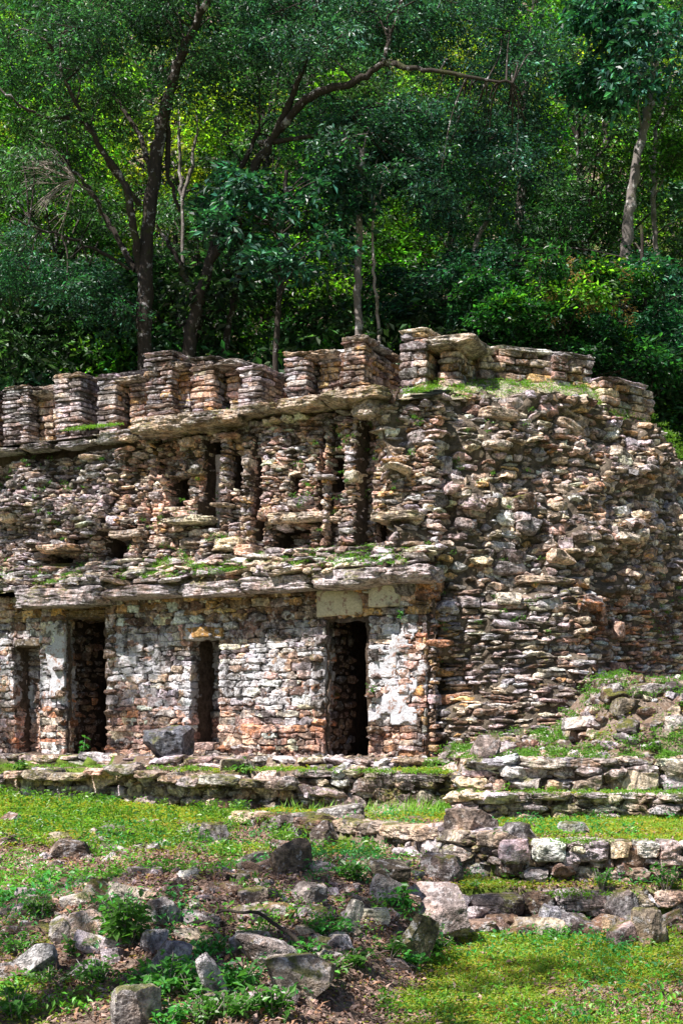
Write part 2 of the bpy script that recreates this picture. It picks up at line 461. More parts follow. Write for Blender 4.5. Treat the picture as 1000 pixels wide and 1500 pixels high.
# ---- openings in the lower wall: (px0, px1, pytop, pybot, depth)
LZ0, LZ1 = 1.12, 3.62
DOORS = []
for (a, b, t) in ((96, 156, 902), (476, 540, 905)):
    u0 = upx(a); u1 = upx(b); DOORS.append((u0, u1, fac((a+b)/2, t)[1]))
def rects(L, w=0.):
    out = []
    for (a, b, t, bt, d) in L:
        u0 = upx(a, w); u1 = upx(b, w); y = fy((u0+u1)/2, w)
        out.append((u0, u1, EYE+(HOR-bt)/F*y, EYE+(HOR-t)/F*y, d))
    return out
LREC = rects([(22, 58, 945, 1104, -.34), (277, 320, 934, 1092, -.62), (60, 96, 905, 1104, .03), (96, 156, 880, 902, -.10),
              (156, 170, 880, 930, .04), (268, 325, 918, 932, .03), (320, 475, 1062, 1104, .04), (156, 275, 1058, 1104, .04),
              (540, 622, 1085, 1110, .06), (585, 625, 900, 1110, .03)])
LEDG = [r[:4] for r in LREC]+[(a, b, 0, t) for (a, b, t) in DOORS]
def off_low(s, z):
    o = 0
    for (a, b, c, d, v) in LREC:
        if a < s < b and c < z < d: o = v if v < 0 else max(o, v) if o >= 0 else o
    return o+.05*math.sin(s*1.9)*math.sin(z*2.1+s)
def keep_low(s, z):
    for (a, b, t) in DOORS:
        if a < s < b and z < t: return False
    return True
def tint_low(tn):
    C = []
    for (s, z, x, y) in tn:
        px, py = proj(x, y, z)
        r = random.random()
        nzv = float(vnoise(np.array([s*1.6, z*1.9, 4.])))
        wp = .0
        if 915 < py < 1065: wp = .22*(nzv > .45)
        if 160 < px < 275 and 900 < py < 1000: wp = .35
        if 55 < px < 100: wp = .4
        if px > 540 and py < 1060: wp = .5
        if 320 < px < 475 and 900 < py < 1030: wp = max(wp, .25)
        if r < wp: k = {'white': 5, 'cream': 1.5, 'grey': 1.5}
        elif py > 1035: k = {'pink': 6, 'mauve': 1.5, 'cream': 1, 'rust': 1}
        elif py < 915: k = {'ochre': 2.2, 'brown': 3, 'tan': 2, 'grey': 1.5, 'white': .8}
        else: k = {'mauve': 2.4, 'grey': 2, 'brown': 2, 'pink': 2, 'tan': 1, 'dark': .8}
        if px > 588 and random.random() < .7: k = {'rust': 2, 'ochre': 2, 'pink': 2, 'brown': 2}
        C.append(pick(k)[0])
    return np.array(C)
mb = MB()
UL = upx(-200)
wall_stones(mb, SF, UL, .05, LZ0, LZ1, off_low, keep_low, tint_low, (.07, .145), (.13, .38), .30, .012, .02, .03, .006, .0, PROT_C, .04, LEDG)
wall_stones(mb, SF, UL, .05, LZ0, LZ1, lambda s, z: off_low(s, z)-.02, keep_low, tint_low, (.04, .08), (.07, .16), .25, .02, .08, .08, .0, .02, edges=LEDG)
build_under(mb, 'lower_wall', M_WALL, temple)
# reveals of the doorways
for (a, b, t) in DOORS:
    for (uu, sgn) in ((a, 1), (b, -1)):
        ang = AF+PI/2*sgn
        def SR(s, z, uu=uu, ang=ang, sgn=sgn):
            w = -s if sgn > 0 else -(1.0-s)
            p = P(uu, w); return (p[0], p[1], ang)
        mb = MB(); wall_stones(mb, SR, .02, .98, LZ0, t+.05, None, None, {'brown': 5, 'rust': 1, 'dark': 1.5}, (.08, .15), (.15, .4), .2, .02, .03, .04)
        build_under(mb, 'door_jamb', M_STONE, temple)
mb = MB()
keep_low_b = lambda s, z: keep_low(s, z)
grid_surface(mb, SF, UL, .1, LZ0-.1, LZ1+.1, off_low, lambda s, z: all(not (a+.03 < s < b-.03 and z < t-.03) for a, b, t in DOORS), .035, .062, (.13, .095, .075))
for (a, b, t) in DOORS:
    c = (.07, .05, .04); D_ = -2.8  # doorway lining coloured darker to paint in the black interior shade
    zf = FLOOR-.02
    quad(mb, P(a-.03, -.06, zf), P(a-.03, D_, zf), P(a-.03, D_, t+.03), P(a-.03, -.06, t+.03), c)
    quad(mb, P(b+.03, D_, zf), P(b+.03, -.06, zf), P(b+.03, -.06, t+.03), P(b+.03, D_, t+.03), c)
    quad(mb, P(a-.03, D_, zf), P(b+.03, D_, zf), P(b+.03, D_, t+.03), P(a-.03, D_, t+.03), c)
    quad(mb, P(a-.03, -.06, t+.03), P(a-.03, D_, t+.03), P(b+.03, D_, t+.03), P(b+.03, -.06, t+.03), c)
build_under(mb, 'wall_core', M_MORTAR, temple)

# plaster coats left on the two door jambs
def plaster_patch(px0, px1, py0, py1, seed, col=(.52, .52, .57), w=.045):
    mb = MB(); u0, zt = fac(px0, py0); u1, zb = fac(px1, py1)
    nu, nz = 34, 60
    U = np.linspace(u0, u1, nu); Z = np.linspace(zb, zt, nz); UU, ZZ = np.meshgrid(U, Z, indexing='ij')
    nse = fbm(np.stack([UU*5, ZZ*5, UU*0+seed], -1), seed, 3)
    e = np.minimum(np.minimum((UU-u0), (u1-UU)), np.minimum(ZZ-zb, zt-ZZ))
    mask = (nse+e*.9) > .55
    W = w+(fbm(np.stack([UU*3, ZZ*3, UU*0], -1), seed+3)-.5)*.05
    V = np.stack([OX+TX*UU+NX*W, OY+TY*UU+NY*W, ZZ], -1)
    W2 = W-.05; V2 = np.stack([OX+TX*UU+NX*W2, OY+TY*UU+NY*W2, ZZ], -1)
    id_ = np.arange(nu*nz).reshape(nu, nz)
    q = np.stack([id_[:-1, :-1], id_[1:, :-1], id_[1:, 1:], id_[:-1, 1:]], -1)
    k = mask[:-1, :-1] & mask[1:, :-1] & mask[1:, 1:] & mask[:-1, 1:]
    M = nu*nz; Q = list(q[k].reshape(-1, 4)); 
    for i in range(nu-1):
        for j in range(nz-1):
            if not k[i, j]: continue
            for (di, dj, A, B) in ((-1, 0, (i, j), (i, j+1)), (1, 0, (i+1, j+1), (i+1, j)), (0, -1, (i+1, j), (i, j)), (0, 1, (i, j+1), (i+1, j+1))):
                ii, jj = i+di, j+dj
                if ii < 0 or jj < 0 or ii >= nu-1 or jj >= nz-1 or not k[ii, jj]:
                    Q.append([id_[A], id_[B], id_[B]+M, id_[A]+M])
    mb.add(np.concatenate([V.reshape(-1, 3), V2.reshape(-1, 3)]), np.array(Q), np.array(col))
    o = build_under(mb, 'plaster_coat', M_PLASTER, temple, True); return o
plaster_patch(60, 97, 915, 1022, 3)
plaster_patch(541, 612, 925, 1062, 9)
# lintels
def lintel(px0, px1, py0, py1, col, seed, w0=-.35, w1=.06, mat=None):
    mb = MB(); u0, zt = fac(px0, py0); u1, zb = fac(px1, py1)
    zt = fac((px0+px1)/2, py0)[1]; zb = fac((px0+px1)/2, py1)[1]
    slab(mb, u0, u1, w0, w1, zb, zt, col, seed, 12, .05, 0, 18, 2)
    return build_under(mb, 'lintel', mat or M_STONE, temple)
lintel(462, 532, 862, 903, (.56, .50, .38), 71, mat=M_PLASTER)
lintel(541, 586, 856, 890, (.60, .55, .44), 72, mat=M_PLASTER)
lintel(90, 160, 893, 905, (.22, .16, .10), 73, -.9, .02)
lintel(270, 328, 918, 934, (.42, .25, .10), 74)
lintel(18, 62, 936, 947, (.25, .2, .15), 75)

# ---- medial cornice: big slabs with a weathered, overgrown slope above
mb = MB()
CS_ = [(-205, -95, 880, 902, .15), (-90, 10, 872, 898, .12), (14, 146, 858, 889, .52), (140, 262, 856, 876, .40), (255, 352, 850, 873, .42), (346, 452, 842, 866, .40), (448, 560, 832, 860, .46), (545, 628, 826, 852, .46)]
for i, (a, b, t, bt, w1) in enumerate(CS_):
    u0, u1 = upx(a, w1), upx(b, w1); y = fy((u0+u1)/2, w1)
    sl = ((EYE+(HOR-bt)/F*fy(u1, w1))-(EYE+(HOR-bt)/F*fy(u0, w1)))*0
    slab(mb, u0, u1, -.3, w1, EYE+(HOR-bt)/F*y, EYE+(HOR-t)/F*y, np.array(PAL['grey'])*random.uniform(1.0, 1.35)*np.array([1.05, 1, .97]), 500+i, 22, .12)
build_under(mb, 'medial_cornice', M_LEDGE, temple)
mb = MB()
for k in range(6):
    w1 = .40-.085*k; z0 = 3.83+.068*k
    def SL(s, z, w1=w1): p = P(s, w1+.05*math.sin(s*3.1+k)); return (p[0], p[1], AF)
    wall_stones(mb, SL, UL, .02, z0-.06, z0+.02, lambda s, z: .16*(float(vnoise(np.array([s*3.1, k*2.3, 1.])))-.5), lambda s, z: random.random() > .22, {'grey': 3, 'cream': 1.5, 'mauve': 1.5, 'tan': 2, 'brown': 1}, (.05, .10), (.10, .55), .26, .07, .12, .16)
quad(mb, P(UL, .34, 3.74), P(.05, .34, 3.74), P(.05, -.25, 4.24), P(UL, -.25, 4.24), (.26, .22, .15), 70)
build_under(mb, 'cornice_slope', M_LEDGE, temple)

# ---- frieze (upper wall)
WF = -.22
FZ0, FZ1 = 4.02, 6.2
FREC = rects([
  (243, 270, 694, 740, -.30), (294, 328, 640, 776, -.26), (338, 360, 664, 720, -.34), (373, 385, 668, 795, -.22), (428, 441, 692, 728, -.26),
  (484, 511, 668, 722, -.30), (400, 455, 772, 808, -.36), (543, 596, 756, 792, -.30), (528, 545, 620, 800, -.11), (70, 92, 812, 828, -.3), (158, 196, 778, 832, -.35),
  (470, 480, 640, 800, -.14), (198, 212, 640, 820, .08), (270, 298, 640, 690, .06), (326, 341, 640, 800, .08), (358, 373, 640, 800, .07), (388, 428, 640, 750, .05),
  (441, 470, 640, 750, .05), (505, 528, 620, 800, .10), (480, 487, 620, 800, .08), (225, 300, 735, 762, .10), (212, 247, 690, 820, .03), (300, 366, 770, 812, .07), (50, 110, 795, 800, .15),
  (213, 298, 620, 640, -.10), (60, 160, 730, 790, .10)], WF)
FEDG = [r[:4] for r in FREC if abs(r[4]) > .055]
def off_fr(s, z):
    o = 0; neg = False
    nz_ = float(fbm(np.array([s*1.7, z*2.1, 3.]), 77, 3))-.5; lw = float(ss(-3.4, -4.2, s))
    for (a, b, c, d, v) in FREC:
        if a < s < b and c < z < d:
            if v < 0: o = v; neg = True
            elif not neg: o = v
    return o*(1.5 if o < 0 else 2.1)+.05*(1-lw)+nz_*(.16+.75*lw)+lw*(.10*math.sin(s*4.2)-.10*(z-4.6))-.03*(z-4)
SFR = lambda s, z: (OX+TX*s+NX*WF, OY+TY*s+NY*WF, AF)
def ztop_fr(s):
    px, _ = proj(*P(s, WF, 5)); 
    return 6.12 if px > 190 else 5.98
def tint_fr(tn):
    C = []
    for (s, z, x, y) in tn:
        px, py = proj(x, y, z)
        if px < 170: k = {'grey': 4, 'mauve': 3, 'dark': 1, 'tan': 1.2, 'pink': .5}
        elif 298 < px < 325 and 690 < py < 780: k = {'white': 3, 'grey': 3, 'cream': 1}
        elif px < 330: k = {'pink': 5, 'cream': 1.5, 'mauve': 1.5, 'tan': 2.5, 'ochre': .5, 'grey': .8}
        else: k = {'mauve': 2, 'tan': 2.5, 'pink': 3, 'grey': 1.5, 'brown': 1.6, 'ochre': .6, 'cream': 1}
        C.append(pick(k)[0])
    return np.array(C)
mb = MB(); UFL = upx(-205, WF); UFR = .02
wall_stones(mb, SFR, UFL, UFR, FZ0, FZ1, off_fr, lambda s, z: z < ztop_fr(s), tint_fr, (.04, .095), (.10, .34), .34, .026, .06, .07, .0, .0, big=.05, edges=FEDG)
wall_stones(mb, SFR, UFL, UFR, FZ0, FZ1, lambda s, z: off_fr(s, z)-.03, lambda s, z: z < ztop_fr(s), tint_fr, (.035, .06), (.07, .18), .3, .02, .12, .15, .0, .0, protos=PROT_S, edges=FEDG)
for i in range(52):   # jutting ledge stones and larger rubble
    px_ = random.uniform(-20, 540); py_ = random.uniform(640, 800); u_, z_ = fac(px_, py_, WF)
    if off_fr(u_, z_) < -.2 or z_ > 5.95: continue
    L_ = random.uniform(.14, .42); h_ = random.uniform(.05, .09) if random.random() < .6 else random.uniform(.12, .2)
    o_ = WF+off_fr(u_, z_)+random.uniform(.04, .13)
    slab(mb, u_-L_/2, u_+L_/2, o_-.35, o_, z_-h_/2, z_+h_/2, pick({'pink': 1.5, 'tan': 2, 'grey': 2, 'cream': 1, 'mauve': 2})[0], 5000+i, 8, .14, random.uniform(-.12, .12), 5, 9)
build_under(mb, 'frieze', M_STONE, temple)
mb = MB(); grid_surface(mb, SFR, UFL, UFR, FZ0-.1, 6.15, off_fr, None, .035, .075)
build_under(mb, 'frieze_core', M_MORTAR, temple)
def plaster_back(px0, px1, py0, py1, w, col):
    mb = MB(); ua, za = fac(px0, py0, w); ub, zb = fac(px1, py1, w)
    quad(mb, P(ua, w, zb), P(ub, w, zb), P(ub, w, za), P(ua, w, za), col, 16)
    return build_under(mb, 'recess_plaster', M_PLASTER, temple, True)
plaster_back(296, 327, 668, 772, WF-.40, (.62, .56, .56))
# shelf slabs on the frieze
for i, (a, b, t, bt, w1) in enumerate([(384, 430, 748, 764, .16), (424, 472, 747, 760, .12), (534, 606, 745, 760, .22), (44, 106, 795, 806, .14), (236, 296, 752, 764, .16), (302, 350, 785, 805, .14), (335, 366, 795, 812, .18), (150, 200, 774, 786, .12)]):
    u0, u1 = upx(a, w1), upx(b, w1); y = fy((u0+u1)/2, w1)
    mb = MB(); slab(mb, u0, u1, -.45, w1-.05, EYE+(HOR-bt)/F*y, EYE+(HOR-t)/F*y, pick({'cream': 1, 'pink': 1, 'tan': 1})[0]*1.1, 620+i, 12, .14)
    build_under(mb, 'shelf_slab', M_STONE, temple)
# ---- top cornice
mb = MB()
TC = [(184, 262, 606, 634, .26), (255, 345, 596, 624, .24), (338, 402, 590, 606, .16), (396, 470, 580, 600, .22), (462, 562, 566, 588, .30), (510, 556, 584, 612, .12)]
for i, (a, b, t, bt, w1) in enumerate(TC):
    u0, u1 = upx(a, w1), upx(b, w1); y = fy((u0+u1)/2, w1)
    slab(mb, u0, u1, -.5, w1, EYE+(HOR-bt)/F*y+.03, EYE+(HOR-t)/F*y, np.array(PAL['tan'])*random.uniform(1.05, 1.3), 700+i, 22, .12)
for i, (a, b, t, bt, w1) in enumerate([(-205, -76, 656, 668, .1), (-80, 20, 650, 662, .1), (15, 70, 642, 655, .08), (66, 130, 636, 650, .08), (126, 190, 622, 642, .06)]):
    u0, u1 = upx(a, w1), upx(b, w1); y = fy((u0+u1)/2, w1)
    slab(mb, u0, u1-.12, -.5, w1-.2, EYE+(HOR-bt)/F*y, EYE+(HOR-t)/F*y-.03, np.array(PAL['grey'])*1.1, 730+i, 16, .2, random.uniform(-.06, .06))
build_under(mb, 'top_cornice', M_LEDGE, temple)
mb = MB()
def SL2(s, z): p = P(s, .0-.1-.25*(z-6.15)/.1+.04*math.sin(s*5)); return (p[0], p[1], AF)
wall_stones(mb, SL2, upx(110), .0, 6.08, 6.34, lambda s, z: -.12, None, {'grey': 3, 'cream': 2, 'tan': 2, 'mauve': 1}, (.06, .09), (.12, .4), .4, .05, .06, .1)
build_under(mb, 'cornice_rubble', M_LEDGE, temple)

# ---- collapsed right-hand mass
BOT = [(612, 18.62), (650, 18.72), (700, 18.45), (780, 18.25), (850, 18.45), (885, 18.9), (1000, 20.2), (1150, 22.2)]
TOP = [(556, 18.95, 6.22), (620, 19.15, 6.3), (700, 19.35, 6.38), (850, 20.2, 6.52), (945, 21.1, 6.25), (1000, 21.7, 5.7), (1150, 24.0, 3.4)]
def poly(L):
    P2 = [((p[0]-500)/F*p[1], p[1], (p[2] if len(p) > 2 else 0)) for p in L]; return np.array(P2)
BP = poly(BOT); TP = poly(TOP)
def arc(Pn):
    d = np.r_[0, np.cumsum(np.linalg.norm(np.diff(Pn[:, :2], axis=0), axis=1))]; return d
LB = arc(BP); LTt = arc(TP); LEN = LB[-1]
bx = lambda f: np.array([np.interp(f*LB[-1], LB, BP[:, i]) for i in range(2)])
# match top to bottom by control fractions
fb = np.array([0, .10, .22, .44, .66, .74, 1.0]); ft = LTt/LTt[-1]
def topf(f): 
    g = np.interp(f, [0, LB[2]/LEN, LB[4]/LEN, LB[6]/LEN, 1], [0, ft[2], ft[3]*.97, ft[5], 1])
    return np.array([np.interp(g*LTt[-1], LTt, TP[:, i]) for i in range(3)])
MZ0 = 1.0
def SM_raw(s, z):
    f = min(max(s/LEN, 0), 1); b = bx(f); t = topf(f)
    k = (z-MZ0)/(t[2]-MZ0); k = min(max(k, 0), 1.1)
    return b+(t[:2]-b)*k
def SM(s, z):
    p = SM_raw(s, z); e = .12
    a = SM_raw(max(s-e, 0), z); b = SM_raw(min(s+e, LEN), z)
    return (p[0], p[1], math.atan2(b[1]-a[1], b[0]-a[0]))
def off_m(s, z):
    v = float(fbm(np.array([s*1.5, z*1.8, 7.]), 41, 3))-.5
    led = .26*abs(((z*1.15+.5*math.sin(s*1.1)) % 1.0)-.5)
    o = v*.8+led+.04
    if s < .45: o -= .22*(1-s/.45)*(1 if z < 3.5 else .3)
    if s < 1.0: o -= .10
    px, py = proj(*SM_raw(s, z), z)
    if 850 < px < 920 and py > 870: o = o*.25+.02
    if 905 < px < 930 and py > 880: o -= .25
    if px > 925 and py > 890: o = o*.3
    if 690 < px < 840 and py > 880: o = o*.5+.05
    return o
def keep_m(s, z): return z < topf(min(max(s/LEN, 0), 1))[2]
def tint_m(tn):
    C = []
    for (s, z, x, y) in tn:
        px, py = proj(x, y, z); r = random.random()
        if px > 845 and py > 870: k = {'pink': 3.5, 'white': 2.2, 'mauve': 1.6, 'rust': .8, 'tan': 1}
        elif px > 800: k = {'mauve': 2, 'pink': 2, 'grey': 2, 'ochre': .8, 'tan': 2, 'cream': 1.4}
        elif px < 690 and py > 850: k = {'brown': 2.4, 'ochre': 1.2, 'grey': 2, 'dark': 1.5, 'tan': 1}
        elif py > 860: k = {'grey': 3.4, 'mauve': 2.6, 'tan': 1.5, 'cream': 1.2, 'brown': .8}
        else: k = {'grey': 3, 'cream': 2, 'tan': 2, 'mauve': 2, 'brown': .9, 'ochre': .7}
        C.append(pick(k)[0])
    return np.array(C)
mb = MB()
wall_stones(mb, SM, .02, LEN, MZ0, 6.55, off_m, lambda s, z: keep_m(s, z) and z >= 3.3, tint_m, (.045, .12), (.10, .38), .42, .045, .08, .12, .0, .03, big=.14)
wall_stones(mb, SM, .02, LEN, MZ0, 3.4, off_m, keep_m, tint_m, (.04, .085), (.13, .46), .36, .035, .05, .09, .0, .02, big=.05)
wall_stones(mb, SM, .02, LEN, MZ0, 6.5, lambda s, z: off_m(s, z)-.08, keep_m, tint_m, (.05, .09), (.07, .18), .3, .05, .2, .25, .0, .04, protos=PROT_S)
for i in range(75):   # rough chunks bedded in the face
    s_ = random.uniform(.2, LEN*.95); z_ = random.uniform(3.2 if random.random() < .75 else 1.3, 6.2)
    if not keep_m(s_, z_+.1): continue
    x_, y_, a_ = SM(s_, z_); o_ = off_m(s_, z_)+random.uniform(.0, .05); k_ = random.uniform(.12, .30)
    add_stones(mb, [(x_+math.sin(a_)*(o_-.12), y_-math.cos(a_)*(o_-.12), z_)], [a_], [(k_*1.25, .34, k_*.72)], pick({'grey': 3, 'mauve': 2, 'tan': 2, 'cream': 1, 'dark': 1}), .2, PROT, .3)
# named loose blocks on the face
def face_block(mb, px, py, wpx, hpx, d, seed, col, tilt=0, out=.12, s_hint=None):
    best = None
    for s in np.linspace(0, LEN, 200):
        for_ = SM_raw(s, EYE+(HOR-py)/F*19.3); q = proj(for_[0], for_[1], 0)[0]
        if best is None or abs(q-px) < best[0]: best = (abs(q-px), s)
    s = best[1]; p = SM_raw(s, 4.); y = p[1]; z = EYE+(HOR-py)/F*y
    x, y, a = SM(s, z); o = off_m(s, z)+out
    x += math.sin(a)*(o-d/2); y += -math.cos(a)*(o-d/2)
    p, Q = rock(seed, 12 if 12 in CS else 8, 6, 8, .10, 2.)
    p = p*np.array([wpx/F*y, d, hpx/F*y]); ct, st = math.cos(tilt), math.sin(tilt)
    X = p[:, 0]*ct-p[:, 2]*st; Z = p[:, 0]*st+p[:, 2]*ct; p[:, 0] = X; p[:, 2] = Z
    ca, sa = math.cos(a), math.sin(a)
    V = np.stack([x+p[:, 0]*ca-p[:, 1]*sa, y+p[:, 0]*sa+p[:, 1]*ca, z+p[:, 2]], 1)
    mb.add(V, Q, np.array(col))
for i, (px, py, w, h, d, t, c) in enumerate([
    (585, 684, 44, 14, .5, -.38, 'cream'), (745, 832, 54, 22, .5, .05, 'grey'), (800, 852, 90, 12, .5, -.05, 'tan'), (730, 598, 60, 18, .5, -.04, 'tan'),
    (722, 648, 40, 14, .4, 0, 'cream'), (632, 660, 42, 20, .4, .2, 'cream'), (612, 640, 30, 24, .4, .4, 'mauve'), (650, 680, 22, 26, .35, 0, 'grey'),
    (760, 735, 38, 26, .5, .3, 'brown'), (770, 770, 44, 26, .5, -.2, 'grey'), (742, 880, 40, 20, .4, 0, 'cream'), (860, 885, 56, 20, .6, -.2, 'mauve'),
    (685, 885, 34, 16, .4, 0, 'grey'), (835, 610, 50, 16, .5, -.35, 'tan'), (905, 660, 54, 18, .5, -.4, 'cream'), (890, 790, 40, 14, .5, -.1, 'cream'),
    (640, 735, 28, 26, .4, .5, 'dark'), (680, 770, 34, 18, .4, -.2, 'mauve'), (640, 905, 50, 12, .4, .05, 'ochre'), (640, 945, 44, 13, .4, .0, 'rust'), (645, 985, 46, 14, .4, 0, 'ochre'),
    (655, 1025, 40, 16, .4, 0, 'rust'), (900, 925, 20, 26, .3, 0, 'pink'), (870, 905, 22, 30, .3, 0, 'pink'), (900, 985, 26, 26, .3, 0, 'pink')]):
    face_block(mb, px, py, w, h, d, 900+i, np.array(PAL[c])*1.1, t)
build_under(mb, 'collapsed_rubble_face', M_STONE, temple)
mb = MB(); grid_surface(mb, SM, 0, LEN, MZ0-.2, 6.5, lambda s, z: off_m(s, z)-.02, keep_m, .04, .05, (.15, .12, .095), .12)
build_under(mb, 'collapsed_core', M_MORTAR, temple)

# ---- roof, back and end walls
DEPTH = 5.2
mb = MB()
nu, nw = 60, 14
tl = []
ufs = np.linspace(UL, .0, 34)
for i in range(34):
    tl.append((OX+TX*ufs[i]+NX*(-.15), OY+TY*ufs[i]+NY*(-.15), 6.18))
for s in np.linspace(.1, LEN, 34):
    t = topf(s/LEN); tl.append((t[0], t[1]+.05, t[2]-.05))
tl = np.array(tl); n_ = len(tl); rows = []
for k, (dd, dz) in enumerate([(0, 0), (.35, .22), (.75, .42), (1.1, .46), (2.2, .5), (4.2, .45), (4.9, .3), (5.2, -5.)]):
    V = tl.copy(); lr = np.clip((np.arange(n_)-30)/6., 0, 1); en = np.clip((np.arange(n_)-45)/6., 0, 1)
    V[:, 0] += -NX*dd; V[:, 1] += -NY*dd; V[:, 2] += dz*(.35+.65*lr)*(1-en)-en*dd*.6 if dz >= 0 else dz
    if dz >= 0: V[:, 2] += (fbm(V*3, 6)-.5)*.08
    rows.append(V)
V = np.stack(rows, 1); id_ = np.arange(V.shape[0]*V.shape[1]).reshape(V.shape[:2])
q = np.stack([id_[:-1, :-1], id_[1:, :-1], id_[1:, 1:], id_[:-1, 1:]], -1)
mb.add(V.reshape(-1, 3), q.reshape(-1, 4), np.array((.42, .38, .28)))
ea = P(UL, 0, .8); eb = P(UL, -5.2, .8)
quad(mb, eb, ea, (ea[0], ea[1], 6.2), (eb[0], eb[1], 6.2), (.2, .17, .15), 20)
roof = build_under(mb, 'roof', M_LEDGE, temple, True)

mb = MB(); cc_ = []; dd_ = []
for _ in range(420):
    s_ = random.uniform(.45*LEN, LEN); t_ = topf(s_/LEN); d_ = random.uniform(-.1, 2.6)
    e_ = float(np.interp(s_, [.36*LEN, .52*LEN], [0, 1])); k_ = random.uniform(.12, .38)
    cc_.append((t_[0]-NX*d_, t_[1]-NY*d_, t_[2]-.06+(1-e_)*float(np.interp(d_, [0, .35, .75, 1.1, 2.6], [0, .22, .42, .46, .5]))-e_*max(d_, 0)*.45)); dd_.append((k_*1.3, k_*.8, k_*.5))
add_stones(mb, cc_, RNG.uniform(0, 6, len(cc_)), dd_, pick({'tan': 2, 'grey': 3, 'mauve': 2, 'cream': 1.5}, len(cc_)), .25)
build_under(mb, 'roof_rubble', M_STONE, temple)
# ---- roof comb piers
class Frame:
    """a local frame for a pier: u along its front, w outwards"""
    def __init__(f, x, y, a): f.x, f.y, f.a = x, y, a
    def P(f, u, w): return (f.x+math.cos(f.a)*u+math.sin(f.a)*w, f.y+math.sin(f.a)*u-math.cos(f.a)*w)
FAC = Frame(OX, OY, AF)
def box_stone(mb, fr, u0, u1, w0, w1, z0, z1, col, seed, n=8, rough=.12, k=8, cuts=6):
    p, Q = rock(seed, n, k, cuts, rough, 2.4, .74, 1.0)
    uu = p[:, 0]*(u1-u0)+(u0+u1)/2; ww = -p[:, 1]*(w1-w0)+(w0+w1)/2; zz = p[:, 2]*(z1-z0)+(z0+z1)/2
    V = np.stack([fr.x+math.cos(fr.a)*uu+math.sin(fr.a)*ww, fr.y+math.sin(fr.a)*uu-math.cos(fr.a)*ww, zz], 1)
    for ax in range(3): V[:, ax] += .02*(vnoise(V*13+ax*5., 70+ax)-.5)
    mb.add(V, Q, np.array(col))
def pier_stones(mb, u0, u1, w0, w1, z0, z1, wt, wts, seed, course=(.05, .10), width=(.22, .5), fr=FAC):
    """courses of long flat stones round the four faces, so the corners stay crisp"""
    box_stone(mb, fr, u0+.08, u1-.08, w0+.08, w1-.08, z0-.05, z1-.02, (.10, .08, .07), seed, 6, .02)
    z = z0; top_drop = z1-random.uniform(.02, .16)
    while z < z1-.02:
        h = random.uniform(*course)
        if z+h > z1: h = z1-z
        for side in range(4):
            L = (u1-u0) if side % 2 == 0 else (w1-w0); s = 0
            while s < L-.01:
                w = random.uniform(*width)
                if L-s-w < .12: w = L-s
                w = min(w, L-s); o = random.uniform(-.03, .035); d = random.uniform(.16, .26); g = .004
                hh = h*random.uniform(.78, 1.04)
                if z > top_drop and random.random() < .3: s += w; continue
                a0, a1 = s+g-(o if s == 0 else 0), s+w-g+(o if s+w >= L-.01 else 0)
                C = pick(wt if side in (0, 3) else wts)[0]
                if side == 0: b = (u0+a0, u0+a1, w1-d, w1+o)
                elif side == 1: b = (u1-d, u1+o, w1-a1, w1-a0)
                elif side == 2: b = (u1-a1, u1-a0, w0-o, w0+d)
                else: b = (u0-o, u0+d, w0+a0, w0+a1)
                box_stone(mb, fr, *b, z, z+hh, C, random.randint(0, 99999), 6, .10, 10, 5); s += w
        z += h
    n = max(1, int((w1-w0)/.5))
    for i in range(n):   # capping slabs
        a = w1-(w1-w0)*i/n+.05; b = w1-(w1-w0)*(i+1)/n
        box_stone(mb, fr, u0-.05, u1+.06, b, a, z1-.03, z1+random.uniform(.03, .07), pick({'grey': 2, 'cream': 1, 'tan': 1})[0]*1.1, seed+i*7+1, 12, .16)
WC = -.95
GREY = {'grey': 5, 'mauve': 3, 'dark': 2.2, 'tan': .8, 'brown': .8}; WARM = {'tan': 2, 'pink': 2, 'ochre': 1.2, 'brown': 1.5, 'mauve': 1.5, 'grey': 1.2}
PIERS = [(-215, -165, 580, 655, 1.0, WC, GREY, WARM), (-140, -100, 575, 655, 1.0, WC, GREY, WARM), (-75, -25, 572, 650, 1.1, WC, GREY, WARM), (5, 42, 568, 650, 1.0, WC, GREY, GREY), (80, 118, 552, 642, 1.0, WC, GREY, GREY), (142, 170, 552, 630, .9, WC, GREY, WARM),
         (213, 252, 518, 620, 1.0, WC, GREY, WARM), (280, 312, 524, 606, .9, WC, WARM, WARM), (350, 382, 540, 590, 1.1, WC, GREY, WARM),
         (417, 450, 517, 582, 1.3, WC, GREY, WARM), (499, 534, 496, 580, 1.5, WC, {'pink': 3, 'tan': 2, 'ochre': 1}, {'pink': 2, 'tan': 3, 'ochre': 1, 'brown': 1}),
         (586, 624, 484, 572, 1.3, WC, {'grey': 4, 'mauve': 2, 'dark': 1}, WARM)]
for i, (a, b, t, bt, dep, wc, k1, k2) in enumerate(PIERS):
    u0, u1 = upx(a, wc), upx(b, wc); y = fy((u0+u1)/2, wc)
    z1 = EYE+(HOR-t)/F*y; z0 = min(6.2, EYE+(HOR-bt)/F*y)
    mb = MB(); pier_stones(mb, u0, u1, wc-dep, wc, z0, z1, k1, k2, 800+i*20, (.05, .10) if i != 11 else (.10, .17))
    build_under(mb, 'roof_comb_pier', M_COMB, temple)
